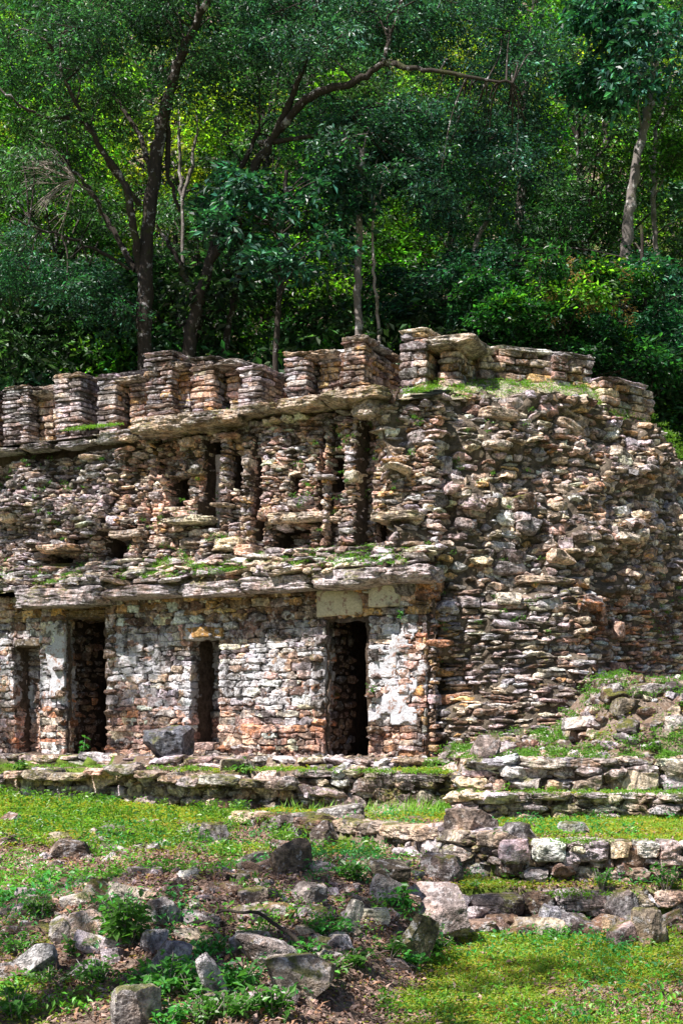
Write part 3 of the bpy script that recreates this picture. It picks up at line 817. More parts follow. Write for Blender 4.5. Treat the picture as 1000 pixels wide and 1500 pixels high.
# the piers on the right wing of the comb, which turns away along its own line
def far_pier(pxc, D, ang, L, dep, pyt, z0, k1, k2, seed, course=(.08, .15)):
    fr = Frame((pxc-500)/F*D, D, math.radians(ang)); z1 = EYE+(HOR-pyt)/F*D
    mb = MB(); pier_stones(mb, 0, L, -dep, 0, z0, z1, k1, k2, seed, course, (.2, .5), fr)
    build_under(mb, 'roof_comb_pier', M_COMB, temple)
far_pier(704, 20.2, 19, 1.3, .75, 508, 6.4, WARM, {'pink': 2, 'mauve': 2, 'grey': 2}, 1100)
far_pier(768, 21.4, 22, .75, .7, 512, 6.4, WARM, GREY, 1140)
far_pier(812, 20.5, 26, .7, .7, 518, 6.3, WARM, GREY, 1170)
far_pier(884, 20.6, 40, 1.2, .75, 554, 5.7, {'tan': 2, 'pink': 2, 'ochre': 1, 'cream': 1}, {'grey': 2, 'pink': 2}, 1200)
# short posts with a projecting slab between the piers
POSTS = [(55, 78, 580, 640, 56, 84, 574, 584), (190, 212, 566, 615, 172, 216, 552, 563), (255, 278, 545, 600, 248, 284, 533, 545), (332, 352, 542, 590, 314, 368, 528, 541), (468, 498, 530, 578, 448, 502, 516, 528), (642, 672, 512, 566, 619, 700, 495, 513)]
for i, (a, b, t, bt, sa, sb, st, sbt) in enumerate(POSTS):
    wc = WC-.25; u0, u1 = upx(a, wc), upx(b, wc); y = fy((u0+u1)/2, wc); z1 = EYE+(HOR-t)/F*y
    mb = MB(); pier_stones(mb, u0, u1, wc-.7, wc, 6.15, z1, {'ochre': 2, 'pink': 2, 'tan': 2}, WARM, 1300+i*20, (.08, .13), (.15, .3))
    build_under(mb, 'roof_comb_post', M_COMB, temple)
    mb = MB(); u0, u1 = upx(sa, wc), upx(sb, wc)
    slab(mb, u0, u1, wc-.9, wc+.28, EYE+(HOR-sbt)/F*y, EYE+(HOR-st)/F*y, np.array(PAL['cream'])*.85, 1450+i, 12, .15, 0, 7, 7)
    build_under(mb, 'roof_comb_slab', M_COMB, temple)
# low rear walls of the comb that join the piers
for i, (a, b, t, dz) in enumerate([(42, 80, 566, 0), (115, 145, 562, 0), (165, 215, 546, 0), (310, 350, 545, 0), (380, 417, 550, 0), (448, 499, 516, 0), (622, 676, 508, 0)]):
    wc = WC-.9; u0, u1 = upx(a-8, wc), upx(b+8, wc); y = fy((u0+u1)/2, wc)
    mb = MB(); pier_stones(mb, u0, u1, wc-.35, wc, 6.2, EYE+(HOR-t-3)/F*y, GREY if i < 4 else WARM, WARM, 1500+i*20)
    build_under(mb, 'roof_comb_wall', M_COMB, temple)

# ------------------------------------------------------------------ terrain
def spaced(fine, lo, hi, step, far, grow=1.12):
    L = list(np.arange(lo, hi, step)); s = step
    v = hi
    while v < far[1]: L.append(v); s *= grow; v += s
    s = step; v = lo
    pre = []
    while v > far[0]: s *= grow; v -= s; pre.append(v)
    return np.array(pre[::-1]+L)
gx = spaced(0, -6.5, 6.5, .05, (-500, 500)); gy = spaced(0, 5.5, 18.6, .05, (-300, 600))
GX, GY = np.meshgrid(gx, gy, indexing='ij'); GZ = ground(GX, GY)
mb = MB(); id_ = np.arange(GX.size).reshape(GX.shape)
q = np.stack([id_[:-1, :-1], id_[1:, :-1], id_[1:, 1:], id_[:-1, 1:]], -1).reshape(-1, 4)
gr = green(GX, GY).ravel()
mb.add(np.stack([GX, GY, GZ], -1).reshape(-1, 3), q, np.stack([gr, gr, gr], 1))
tag(mb.build('ground', M_GROUND), 'grassy slope and lawn terraces strewn with brown leaf litter below the ruin', 'ground', kind='structure')

# ------------------------------------------------------------------ terrace walls
def poly_path(pts):
    A = np.array(pts, float); d = np.r_[0, np.cumsum(np.linalg.norm(np.diff(A, axis=0), axis=1))]
    def S(s, z):
        x = float(np.interp(s, d, A[:, 0])); y = float(np.interp(s, d, A[:, 1]))
        a = (float(np.interp(min(s+.15, d[-1]), d, A[:, 0])), float(np.interp(min(s+.15, d[-1]), d, A[:, 1])))
        b = (float(np.interp(max(s-.15, 0), d, A[:, 0])), float(np.interp(max(s-.15, 0), d, A[:, 1])))
        return x, y, math.atan2(a[1]-b[1], a[0]-b[0])
    return S, d[-1]
def terrace(name, label, cat, pts, zb, zt, wt, mat, course, width, depth=.3, jut=.04, tilt=.08, cap=None, group=None, big=.1, batter=0):
    S, L = poly_path(pts); mb = MB()
    zbf = zb if callable(zb) else (lambda s: zb); ztf = zt if callable(zt) else (lambda s: zt)
    zlo = min(zbf(s) for s in np.linspace(0, L, 30))-.1; zhi = max(ztf(s) for s in np.linspace(0, L, 30))
    off = lambda s, z: .06*math.sin(s*2.1)+.04*math.sin(s*5.3)-batter*(z-zlo)
    wall_stones(mb, S, 0, L, zlo, zhi, off, lambda s, z: z < ztf(s) and z > zbf(s)-.12, wt, course, width, depth, jut, tilt, .1, 0, .01, big=big)
    wall_stones(mb, S, 0, L, zlo, zhi, lambda s, z: off(s, z)-.05, lambda s, z: z < ztf(s) and z > zbf(s)-.12, wt, (.05, .1), (.07, .2), depth, .03, .15, .2, 0, .01, protos=PROT_S)
    grid_surface(mb, S, 0, L, zlo, zhi-.02, off, lambda s, z: z < ztf(s)-.04, .08, .1, (.09, .07, .055))
    if cap:
        s = 0
        while s < L:
            w = random.uniform(*cap[0]); 
            if s+w > L+.1: break
            x, y, a = S(s+w/2, 0); d = random.uniform(.3, .5)
            h = random.uniform(*cap[1])
            p, Q = rock(random.randint(0, 9999), 16, 6, 8, .12, 2.2)
            p = p*np.array([w*1.02, d, h]); ca, sa = math.cos(a), math.sin(a)
            o = off(s+w/2, 0)+random.uniform(0, .06)-d/2
            V = np.stack([x+math.sin(a)*o+p[:, 0]*ca-p[:, 1]*sa, y-math.cos(a)*o+p[:, 0]*sa+p[:, 1]*ca, ztf(s+w/2)-h*.3+p[:, 2]], 1)
            mb.add(V, Q, pick(cap[2])[0]); s += w
    x, y, a = S(L/2, 0)
    return tag(mb.build(name, mat, None, False, loc=(x, y, zlo)), label, cat, group)
CG = {'grey': 3, 'mauve': 2.5, 'tan': 2, 'cream': 1, 'pink': 1}
DK = {'brown': 2, 'dark': 1.5, 'mauve': 2, 'tan': 2, 'grey': 2}
def fp(px, w): u = upx(px, w); p = P(u, w); return (p[0], p[1])
terrace('stone_step', 'low stone step along the foot of the temple doorways', 'step', [fp(-230, 1.0), fp(300, 1.0), fp(640, 1.0), fp(690, .95)], 1.08, 1.25, CG, M_LEDGE, (.08, .11), (.25, .6), .4, .04, .04, cap=None)
terrace('retaining_wall', 'long low retaining wall under the left grass terrace', 'wall', [fp(-230, 3.0), fp(200, 3.0), fp(330, 3.1), fp(440, 3.0)], lambda s: .62, lambda s: 1.06+.05*math.sin(s*1.7)+.04*math.sin(s*4.1+1), CG, M_MOSSY, (.09, .17), (.16, .4), .3, .04, .06, cap=((.25, .6), (.10, .16), CG), batter=.25)
terrace('retaining_wall', 'dark mossy retaining wall in the middle below the right doorway', 'wall', [fp(430, 2.85), fp(560, 2.72), fp(690, 2.75), (1.62, 15.6)], .58, lambda s: 1.10+.03*math.sin(s*2.7), DK, M_MOSSY, (.10, .2), (.15, .42), .3, .05, .08, cap=((.3, .7), (.08, .13), CG))  # darker stone tints paint in the shade lying on this wall
terrace('retaining_wall', 'upper right retaining wall of grey blocks below the rubble mound', 'wall', [(1.35, 15.02), (2.6, 14.98), (5.2, 15.1), (7.5, 15.1)], .86, 1.27, CG, M_LEDGE, (.08, .16), (.15, .45), .3, .05, .08, cap=((.3, .7), (.08, .14), CG))
terrace('stone_step', 'long stone step at the back edge of the upper right lawn', 'step', [(1.22, 14.35), (3, 14.3), (7.5, 14.35)], .63, .93, CG, M_LEDGE, (.08, .13), (.2, .5), .35, .05, .06, cap=((.3, .75), (.07, .11), CG))
terrace('retaining_wall', 'row of mossy brown stones edging the terrace in the middle of the slope', 'wall', [(-1.15, 15.0), (-.3, 13.75), (.5, 12.6), (1.36, 11.36)], lambda s: np.interp(s, [0, 2, 4.2], [.62, .5, .36]), lambda s: np.interp(s, [0, 2, 4.2], [.70, .70, .72]), DK, M_MOSSY, (.09, .15), (.2, .4), .35, .05, .1, cap=((.25, .55), (.12, .18), {'tan': 2, 'grey': 2, 'brown': 1, 'cream': 1}))
terrace('retaining_wall', 'right retaining wall of upright brown stones holding the upper lawn', 'wall', [(1.30, 11.34), (2.4, 11.26), (4.0, 11.26), (6.5, 11.36)], .22, .66, {'tan': 2, 'mauve': 2, 'pink': 1, 'brown': 2, 'cream': .8}, M_STONE, (.10, .17), (.14, .28), .3, .05, .12, cap=((.18, .36), (.14, .20), {'tan': 2, 'mauve': 2, 'brown': 1, 'cream': 1}))
terrace('retaining_wall', 'low broken row of mossy boulders bordering the front lawn on the right', 'wall', [(.62, 10.72), (1.2, 10.70), (1.7, 10.75)], 0., .27, DK, M_MOSSY, (.10, .18), (.2, .4), .35, .05, .12, cap=((.25, .5), (.16, .24), DK))
terrace('retaining_wall', 'low stone row behind the boulder pile at the right edge of the lawn', 'wall', [(1.7, 10.85), (2.3, 10.9), (3.3, 10.8), (4.6, 10.8)], 0., .30, CG, M_MOSSY, (.12, .2), (.2, .36), .35, .05, .12, cap=((.25, .5), (.14, .2), CG))

# ------------------------------------------------------------------ boulders
BL = [ # px centre, py base, width px, height px, tint, material, yaw, tilt, label, depth ratio
 (246, 1120, 76, 46, (.15, .155, .19), M_DARKROCK, .3, 0, 'big dark blue-grey boulder standing on the step below the left doorway', .9),
 (636, 1368, 104, 66, (.46, .38, .38), M_BOULD, .15, -.12, 'largest pale angular boulder in front of the mossy stone row', .8),
 (606, 1412, 56, 74, (.20, .18, .10), M_MOSSY, .5, -.45, 'tall moss-covered rock leaning at the foot of the largest pale boulder', .7),
 (696, 1243, 86, 46, (.24, .19, .17), M_MOSSY, .1, 0, 'dark oblong block with mossy end at the lawn corner', .8),
 (570, 1300, 60, 40, (.26, .22, .16), M_MOSSY, .4, .1, 'mossy block above and left of the largest pale boulder', .8),
 (648, 1293, 62, 36, (.17, .14, .14), M_BOULD, -.3, -.1, 'dark brown rock just above the largest pale boulder', .8),
 (126, 1378, 54, 42, (.52, .42, .38), M_BOULD, .2, .15, 'pinkish pointed rock among ferns on the left mound', .8),
 (89, 1386, 40, 44, (.36, .31, .29), M_BOULD, .6, -.2, 'brown-grey rock touching the pinkish pointed rock on the left mound', .8),
 (112, 1334, 54, 24, (.56, .54, .52), M_BOULD, -.1, .1, 'white flat rock at the top of the left mound', .9),
 (242, 1360, 58, 42, (.48, .45, .46), M_BOULD, .4, .3, 'light grey wedge-shaped rock with a sharp ridge on the left slope', .7),
 (311, 1240, 46, 36, (.34, .31, .34), M_BOULD, .5, .35, 'grey slanted rock half buried in the upper grass', .7),
 (48, 1436, 66, 50, (.42, .40, .41), M_MOSSY, .1, .1, 'rough grey rock with white top at the lower left edge', .8),
 (222, 1402, 44, 40, (.42, .40, .45), M_BOULD, .8, .1, 'bluish grey rock beside the leafy plant on the left mound', .8),
 (196, 1505, 74, 56, (.34, .31, .30), M_MOSSY, .4, -.1, 'square mossy rock cut by the bottom edge of the photo', .8),
 (312, 1470, 36, 80, (.46, .42, .44), M_BOULD, .7, .55, 'long pale slab sliding downhill in the ferns', .4),
 (395, 1424, 118, 38, (.36, .32, .32), M_BOULD, .2, -.35, 'long flat grey slab under the fallen branch', .6),
 (440, 1466, 110, 60, (.40, .34, .30), M_BOULD, .1, .05, 'wide low mossy boulder near the bottom centre', .8),
 (917, 1390, 50, 38, (.34, .26, .27), M_BOULD, .3, 0, 'mauve rounded rock at the base of the right boulder pile', .8),
 (958, 1390, 54, 64, (.40, .32, .24), M_BOULD, .7, .1, 'tan blocky boulder standing at the right end of the pile', .8),
 (915, 1368, 48, 66, (.36, .32, .33), M_MOSSY, .1, .25, 'pointed upright boulder crowning the right boulder pile', .8),
 (806, 1372, 42, 44, (.34, .33, .38), M_BOULD, .5, -.1, 'small bluish grey rock between mossy row and right pile', .8),
 (843, 1376, 52, 36, (.15, .13, .14), M_BOULD, .3, -.2, 'nearly black rock lying left of the right pile', .8),
 (745, 1325, 0, 0, 0, 0, 0, 0, '', 0),
 (497, 1208, 70, 30, (.58, .54, .52), M_BOULD, .1, .05, 'pale flat slab capping the middle stone row', .8),
 (752, 1240, 46, 34, (.38, .35, .36), M_BOULD, .4, 0, 'small grey rock on the grass right of the oblong mossy block', .8),
 (842, 1226, 44, 20, (.36, .37, .36), M_MOSSY, .2, 0, 'overgrown low rock in the middle of the upper lawn', .8),
 (407, 1352, 50, 26, (.48, .33, .16), M_BOULD, .1, -.1, 'ochre brick-like stone among dry leaves in the middle', .8),
 (455, 1330, 48, 36, (.38, .32, .30), M_BOULD, .6, .2, 'light brown rock on the litter below the mossy tree root', .8),
 (425, 1282, 62, 46, (.32, .24, .18), M_MOSSY, .3, .1, 'brown earthy boulder in the centre of the slope', .8),
 (372, 1276, 52, 24, (.42, .38, .34), M_BOULD, .5, .4, 'tilted tan slab left of the brown earthy boulder', .6),
 (366, 1330, 50, 30, (.24, .20, .19), M_BOULD, .2, 0, 'dark low rock left of the ochre stone', .8),
 (476, 1248, 40, 46, (.26, .23, .23), M_BOULD, .8, .1, 'dark jagged rock under the end of the pale flat slab', .8),
 (472, 1282, 40, 18, (.34, .34, .38), M_BOULD, .1, -.2, 'small flat blue-grey rock in the litter', .6),
 (580, 1424, 40, 14, (.50, .40, .40), M_BOULD, .1, -.1, 'small pinkish flat stone on the lawn edge', .9),
 (548, 1355, 46, 20, (.52, .48, .38), M_BOULD, .2, .05, 'yellowish flat stone left of the leaning mossy rock', .8),
 (515, 1370, 30, 52, (.44, .40, .36), M_MOSSY, .5, -.5, 'narrow leaning slab in the central rubble', .5),
 (566, 1328, 56, 40, (.42, .38, .40), M_BOULD, .3, -.6, 'grey slab tilted down right above the ferns', .5),
 (352, 1400, 34, 26, (.42, .38, .40), M_BOULD, .3, .1, 'small light rock left of the long flat slab', .8),
 (190, 1330, 70, 26, (.40, .35, .30), M_BOULD, .4, -.3, 'long tan rock lying uphill of the leafy plant', .6),
 (100, 1262, 66, 28, (.30, .22, .17), M_BOULD, .4, -.35, 'reddish brown rock sunk in the left grass', .6),
 (168, 1234, 60, 22, (.24, .22, .19), M_BOULD, .3, -.3, 'dark flat rock in the grass below the left wall', .6),
 (250, 1200, 0, 0, 0, 0, 0, 0, '', 0),
 (290, 1362, 60, 22, (.34, .30, .32), M_BOULD, .2, -.2, 'low mauve rock right of the wedge-shaped rock', .8),
 (250, 1430, 54, 50, (.26, .24, .28), M_BOULD, .5, -.3, 'dark bluish rock downhill of the leafy plant', .8),
 (12, 1432, 40, 22, (.44, .40, .40), M_BOULD, .3, .1, 'small pale rock at the extreme left edge', .8),
 (350, 1178, 60, 22, (.44, .38, .33), M_LEDGE, .2, 0, 'squared block lying against the left retaining wall', .8),
 (862, 1072, 70, 20, (.46, .42, .41), M_BOULD, .1, -.08, 'long pale slab at the foot of the rubble mound', .7),
 (905, 1028, 36, 26, (.40, .36, .36), M_BOULD, .4, .3, 'grey rock on the crest of the rubble mound', .8),
 (948, 1026, 50, 24, (.44, .38, .38), M_BOULD, .2, -.1, 'mauve flat rock on the mound crest near the wall', .8),
 (985, 1075, 34, 26, (.52, .49, .48), M_BOULD, .3, .1, 'whitish rock on the mound slope at the right edge', .8),
 (712, 1132, 46, 44, (.36, .28, .26), M_BOULD, .3, .1, 'brown squarish block set in the upper right steps', .8),
 (630, 1100, 0, 0, 0, 0, 0, 0, '', 0),
 (770, 1060, 34, 32, (.42, .34, .33), M_BOULD, .2, 0, 'squarish mauve block at the foot of the collapsed face', .7),
]
for i, (px, py, w, h, c, mat, yaw, tilt, lab, dr) in enumerate(BL):
    if not w: continue
    X, Y, Z = hit(px, py-3)
    sx = w/F*Y*1.0; sz = h/F*Y*1.0; sy = sx*dr
    p, Q = rock(2000+i, 34, 6 if i % 3 else 10, 13, .07, 1.7, .52, .95); p = p*(1+.05*(fbm(p*9+i, 3, 3)-.5)*2)[:, None]
    p = p*np.array([sx, sy, sz*1.25]); ct, st = math.cos(tilt*.7), math.sin(tilt*.7)
    x = p[:, 0]*ct-p[:, 2]*st; z = p[:, 0]*st+p[:, 2]*ct
    ca, sa = math.cos(yaw), math.sin(yaw)
    V = np.stack([X+x*ca-p[:, 1]*sa, Y+sy*.35+x*sa+p[:, 1]*ca, Z+np.maximum(z, np.quantile(z, .12))-np.quantile(z, .12)-sz*.16], 1)
    mb = MB(); mb.add(V, Q, np.minimum(np.array(c)*1.02, .6))
    tag(mb.build('boulder', mat, None, False, loc=(X, Y+sy*.35, Z)), lab, 'rock', 'boulders on the slope below the temple')

# half-buried stones of the slope: copies of a few shapes
HB = []
for i in range(9):
    p, Q = rock(3000+i, 16, 6, 12, .10, 1.9, .52, .95); p = p*np.array([1, .75, .55])
    mb = MB(); mb.add(p, Q, pick({'tan': 2, 'mauve': 2, 'grey': 3, 'brown': 2})[0]*.85)
    HB.append(mb)
_src = []
def half_buried(x, y, s, sink=.02):
    i = random.randrange(9)
    lab = 'half-buried weathered stone, one of many alike on the rubble slope and mound'
    if len(_src) <= i or _src[i] is None:
        while len(_src) <= i: _src.append(None)
        o = HB[i].build('half_buried_stone', M_BOULD if i % 2 else M_MOSSY, None, False); _src[i] = o
    else:
        o = _src[i].copy(); COL.objects.link(o)
    o.location = (x, y, gz(x, y)+s*sink); o.rotation_euler = (random.gauss(0, .25), random.gauss(0, .25), random.uniform(0, 6.28)); o.scale = (s*random.uniform(.85, 1.3), s, s*random.uniform(.7, 1.2))
    tag(o, lab, 'rock', 'half-buried stones of the slope')
cnt = 0
for _ in range(22):
    y = random.uniform(12.4, 15.2); x = random.uniform(-.25*y, -1.2); half_buried(x, y, random.uniform(.12, .38), -.04)
while cnt < 110:
    y = random.uniform(7.1, 13.2); x = random.uniform(-.25*y-.1, .2*y)
    xb = float(np.interp(y, [5, 7.4, 9.5, 11, 13], [-.9, -.25, .45, .75, .9]))
    if x > xb or (y > YB(x)-.15 and x > -1.3) or n2(x, y, .8, 79) < .42: continue
    half_buried(x, y, random.uniform(.09, .24)); cnt += 1
for _ in range(28):   # lower left mound
    y = random.uniform(7.0, 9.6); x = random.uniform(-.25*y-.05, -.1); half_buried(x, y, random.uniform(.12, .28), -.02)
for _ in range(60):
    x = random.uniform(2.9, 5.3); y = random.uniform(15.5, 17.6); half_buried(x, y, random.uniform(.12, .36), .1)
for _ in range(48):
    x = random.uniform(1.5, 5.3); y = random.uniform(15.4, 17.9); half_buried(x, y, random.uniform(.15, .42))
for _ in range(26):   # broken edge of the boulder rows on the right
    x = random.uniform(.6, 3.4); y = random.uniform(10.3, 10.75); half_buried(x, y, random.uniform(.12, .3), .2)

# loose small stones (uncountable)
mb = MB(); cen = []; dm = []; tn = []
def scatter(n, fn):
    k = 0
    while k < n:
        r = fn()
        if r is None: continue
        cen.append(r[0]); dm.append(r[1]); k += 1
def sc_left():
    y = random.uniform(7.2, 14); x = random.uniform(-.25*y-.3, .25*y)
    xb = float(np.interp(y, [5, 7.4, 9.5, 11, 13], [-.9, -.25, .45, .75, .9]))
    if x > xb or (y > YB(x)-.1 and x > -1.3): return None
    if n2(x, y, .9, 77) < .47: return None
    s = random.uniform(.02, .07)*(2.1 if random.random() < .12 else 1)
    return ((x, y, gz(x, y)+s*.02), (s*random.uniform(.9, 1.9), s, s*random.uniform(.35, .7)))
scatter(1300, sc_left)
def sc_mound():
    x = random.uniform(1.3, 5.4); y = random.uniform(15.2, 18.3)
    s = random.uniform(.04, .16)
    return ((x, y, gz(x, y)+s*.15), (s*1.5, s, s*random.uniform(.5, .8)))
scatter(420, sc_mound)
def sc_foot():
    x = random.uniform(-5, 1.4); u = random.uniform(.1, .9); uu, _ = wu(x, OY)
    p = P(float(uu), u); s = random.uniform(.03, .08)
    return ((p[0], p[1], gz(p[0], p[1])+s*.1), (s*1.4, s, s*.6))
scatter(90, sc_foot)
add_stones(mb, cen, RNG.uniform(0, 6.3, len(cen)), dm, pick({'tan': 3, 'mauve': 2, 'grey': 2, 'cream': .7, 'brown': 4}, len(cen)), .35, PROT)
tag(mb.build('rubble', M_BOULD, None, False), 'small loose grey and tan stones strewn over the slope and mound', 'rubble', kind='stuff')

# ------------------------------------------------------------------ leaves
def rnd_rot(n, tiltmax):
    """frames: random yaw, tilted from horizontal; returns (n,3,3) rows = local axes"""
    a = RNG.uniform(0, 2*PI, n); t = RNG.normal(0, tiltmax, n); r = RNG.normal(0, tiltmax, n)
    ca, sa = np.cos(a), np.sin(a); ct, st = np.cos(t), np.sin(t); cr, sr = np.cos(r), np.sin(r)
    X = np.stack([ca*ct, sa*ct, st], 1); Y0 = np.stack([-sa, ca, 0*a], 1)
    Z0 = np.cross(X, Y0); Y = Y0*cr[:, None]+Z0*sr[:, None]; Z = np.cross(X, Y)
    return X, Y, Z
def leaves(mb, pos, length, width, tint, tilt=.5, frames=None, fold=.18, tipdrop=.15):
    n = len(pos); pos = np.asarray(pos, float)
    X, Y, Z = frames if frames is not None else rnd_rot(n, tilt)
    L = np.asarray(length)*np.ones(n); W = np.asarray(width)*np.ones(n)
    b = pos; m = pos+X*(L*.48)[:, None]; t = pos+X*L[:, None]-Z*(L*tipdrop)[:, None]
    l = m+Y*(W*.5)[:, None]+Z*(W*fold)[:, None]; r = m-Y*(W*.5)[:, None]+Z*(W*fold)[:, None]
    V = np.stack([b, r, t, l], 1).reshape(-1, 3)
    mb.add(V, np.arange(4*n).reshape(n, 4), np.repeat(tint, 4, 0))

# ground cover: little leaves in the lawn and on the slope
def ground_pts(n, x0, x1, y0, y1, dens):
    x = RNG.uniform(x0, x1, n); y = RNG.uniform(y0, y1, n)
    keep = RNG.random(n) < dens(x, y); x, y = x[keep], y[keep]
    z = ground(x, y); 
    return np.stack([x, y, z], 1)
def in_view(x, y): return np.where(np.abs(x) < .27*y+.3, 1., .3*(np.abs(x) < .27*y+3))
mb = MB()
def dn(x, y):
    g = green(x, y); return in_view(x, y)*np.clip((g-.16)*1.8, .05, 1)*np.clip(9.5/y, .3, 1)**1.2
pts = ground_pts(620000, -6.8, 6.8, 6.7, 17.4, dn)
n = len(pts); near = np.clip(pts[:, 1]/10, .8, 1.5)
g0 = n2(pts[:, 0], pts[:, 1], 2.2, 66)
br_ = RNG.random(n) < .03
tn = np.stack([np.where(br_, 1.55, .95)+1.2*RNG.random(n)*g0*2, .8+.45*RNG.random(n), .5+.7*RNG.random(n)], 1)
pts[:, 2] += RNG.uniform(.0, .035, n)
leaves(mb, pts, RNG.uniform(.018, .042, n)*near, RNG.uniform(.012, .022, n)*near, tn, .38)
tag(mb.build('ground_cover', M_GRND, None, False), 'low bright green creeping ground cover over lawn and slope', 'ground cover', kind='stuff')
# grass blades
mb = MB()
pts = ground_pts(236000, -6.8, 6.8, 6.8, 17, lambda x, y: in_view(x, y)*np.clip((green(x, y)-.45)*1.6, 0, 1)*np.clip(10/y, .3, 1)*(.45+.55*((y > 11.4)&(x > 0.2))))
n = len(pts); X, Y, Z = rnd_rot(n, .35)
up = np.stack([RNG.normal(0, .35, n), RNG.normal(0, .35, n), np.ones(n)], 1); up /= np.linalg.norm(up, axis=1)[:, None]
s = np.cross(up, X); s /= np.linalg.norm(s, axis=1)[:, None]
leaves(mb, pts, RNG.uniform(.03, .075, n), RNG.uniform(.005, .009, n), np.stack([.9+.6*RNG.random(n), .9+.4*RNG.random(n), .6+.3*RNG.random(n)], 1), 0, (up, s, np.cross(up, s)), 0, 0)
tag(mb.build('grass', M_GRND, None, False), 'short sunlit grass blades on the terraces', 'grass', kind='stuff')
# tall wispy grass on the middle terrace edge
mb = MB()
for (a, b, w, cnt, hh) in ((560, 680, 2.95, 260, .2), (430, 560, 3.05, 120, .16)):
    for _ in range(cnt):
        u = upx(random.uniform(a, b), w)+random.uniform(-.05, .05); p = P(u, w+random.uniform(-.1, .35)); z = gz(p[0], p[1])
        up = np.array([[random.gauss(0, .35), random.gauss(0, .35), 1.]]); up /= np.linalg.norm(up)
        s_ = np.cross(up, [[random.random(), random.random(), 0]]); s_ /= np.linalg.norm(s_)
        leaves(mb, [(p[0], p[1], z)], hh*random.uniform(.5, 1.3), .008, np.array([[1.2, 1.1, .9]]), 0, (up, s_, np.cross(up, s_)), 0, random.uniform(-.4, .4))
tag(mb.build('tall_grass', M_GRND, None, False), 'wispy tall grass at the foot of the dark middle wall', 'grass', kind='stuff')
# leaf litter
mb = MB()
pts = ground_pts(190000, -6.4, 6.4, 6.8, 14.5, lambda x, y: in_view(x, y)*np.clip((.80-green(x, y))*1.5, .16, 1)*np.clip(9/y, .3, 1))
n = len(pts); pts[:, 2] += .006+RNG.uniform(0, .012, n)
cc = np.array([(.9, .9, .9), (1.3, 1.2, 1.15), (.45, .42, .4), (1.05, .85, .6), (.7, .65, .6)])[RNG.integers(0, 5, n)]*RNG.uniform(.6, 1.2, (n, 1))
leaves(mb, pts, .02+.06*RNG.random(n)**2, RNG.uniform(.008, .028, n), cc, .5, None, .35, .3)
tag(mb.build('leaf_litter', M_LITTER, None, False), 'dry brown and mauve fallen leaves covering the rubble slope', 'leaf litter', kind='stuff')

# weeds rooted in the joints of ledges
def tuft_pts(mb, x, y, z, r, n, L=.06, tint=(1, 1, 1), up=.3):
    a = RNG.uniform(0, 2*PI, n); rr = r*np.sqrt(RNG.random(n)); h = RNG.uniform(0, r*.8, n)
    pos = np.stack([x+rr*np.cos(a), y+rr*np.sin(a), z+h*up*2], 1)
    t = np.array(tint)*RNG.uniform(.6, 1.4, (n, 1))*RNG.uniform(.85, 1.15, (n, 3))
    leaves(mb, pos, RNG.uniform(.5, 1.2, n)*L, RNG.uniform(.35, .7, n)*L*.7, t, .6)
mb = MB()
YG = (1.9, 1.35, .8)
for _ in range(1100):   # medial cornice slope
    u = random.uniform(UL, .0); w = random.uniform(-.15, .42); px = proj(*P(u, w, 4))[0]
    if n2(u, w*2, 1.6, 12) < .43: continue
    p = P(u, w, 3.84+(.42-w)*.62)
    tuft_pts(mb, *p, random.uniform(.03, .09), random.randint(10, 34), .035, YG if random.random() < .6 else (1, 1, 1))
for _ in range(400):   # top cornice
    u = random.uniform(upx(60), .0); w = random.uniform(-.3, .1)
    p = P(u, w, 6.26+.3*max(0, -w)); 
    if n2(u, w, 1.9, 19) < .5: continue
    tuft_pts(mb, *p, random.uniform(.03, .08), random.randint(8, 26), .035, YG)
for _ in range(520):   # grassy slope under the right wing of the comb
    s = random.uniform(.1, LEN*.62); t = topf(s/LEN); d = random.uniform(.0, .8); lr = 1
    if n2(s, d, 1.8, 23) < .42: continue
    z = t[2]-.05+float(np.interp(d, [0, .35, .75, 1.1], [0, .22, .42, .46]))
    tuft_pts(mb, t[0]-NX*d, t[1]+.05-NY*d, z, random.uniform(.05, .12), random.randint(14, 40), .035, YG)
for _ in range(800):   # faces
    if random.random() < .5:
        s = random.uniform(.1, LEN*.9); z = random.uniform(1.2, 6.2)
        if not keep_m(s, z) or n2(s, z, .9, 29) < .5: continue
        x, y, a = SM(s, z); o = off_m(s, z)+.04
    else:
        s = random.uniform(UFL, -.1); z = random.uniform(4.1, 6.); x, y, a = SFR(s, z); o = off_fr(s, z)+.05
        if n2(s, z, 1.1, 33) < .5: continue
    tuft_pts(mb, x+math.sin(a)*o, y-math.cos(a)*o, z, random.uniform(.03, .09), random.randint(8, 26), .04, (1.1, 1, .8), .5)
for _ in range(620):   # mound and foot of the collapsed wall
    x = random.uniform(1.1, 5.2); y = random.uniform(15.1, 18.2)
    if n2(x, y, 1.3, 37) < .43: continue
    tuft_pts(mb, x, y, gz(x, y)+.05, random.uniform(.06, .16), random.randint(25, 70), .045, (1.4, 1.15, .8), .5)
for _ in range(520):   # weeds on the right-hand terraces
    x = random.uniform(1.2, 4.4); y = random.choice([11.25, 11.4, 14.3, 14.2, 15.0, 15.1, 10.85, 10.7])+random.uniform(-.1, .12)
    if n2(x, y, 2.1, 39) < .47: continue
    z_ = {10: .31, 11: .68, 14: .95, 15: 1.30}[int(y)] if random.random() < .7 else gz(x, y-.3)+.03
    tuft_pts(mb, x, y-(.25 if z_ < gz(x, y)-.05 else 0), z_, random.uniform(.03, .08), random.randint(10, 30), .035, YG)
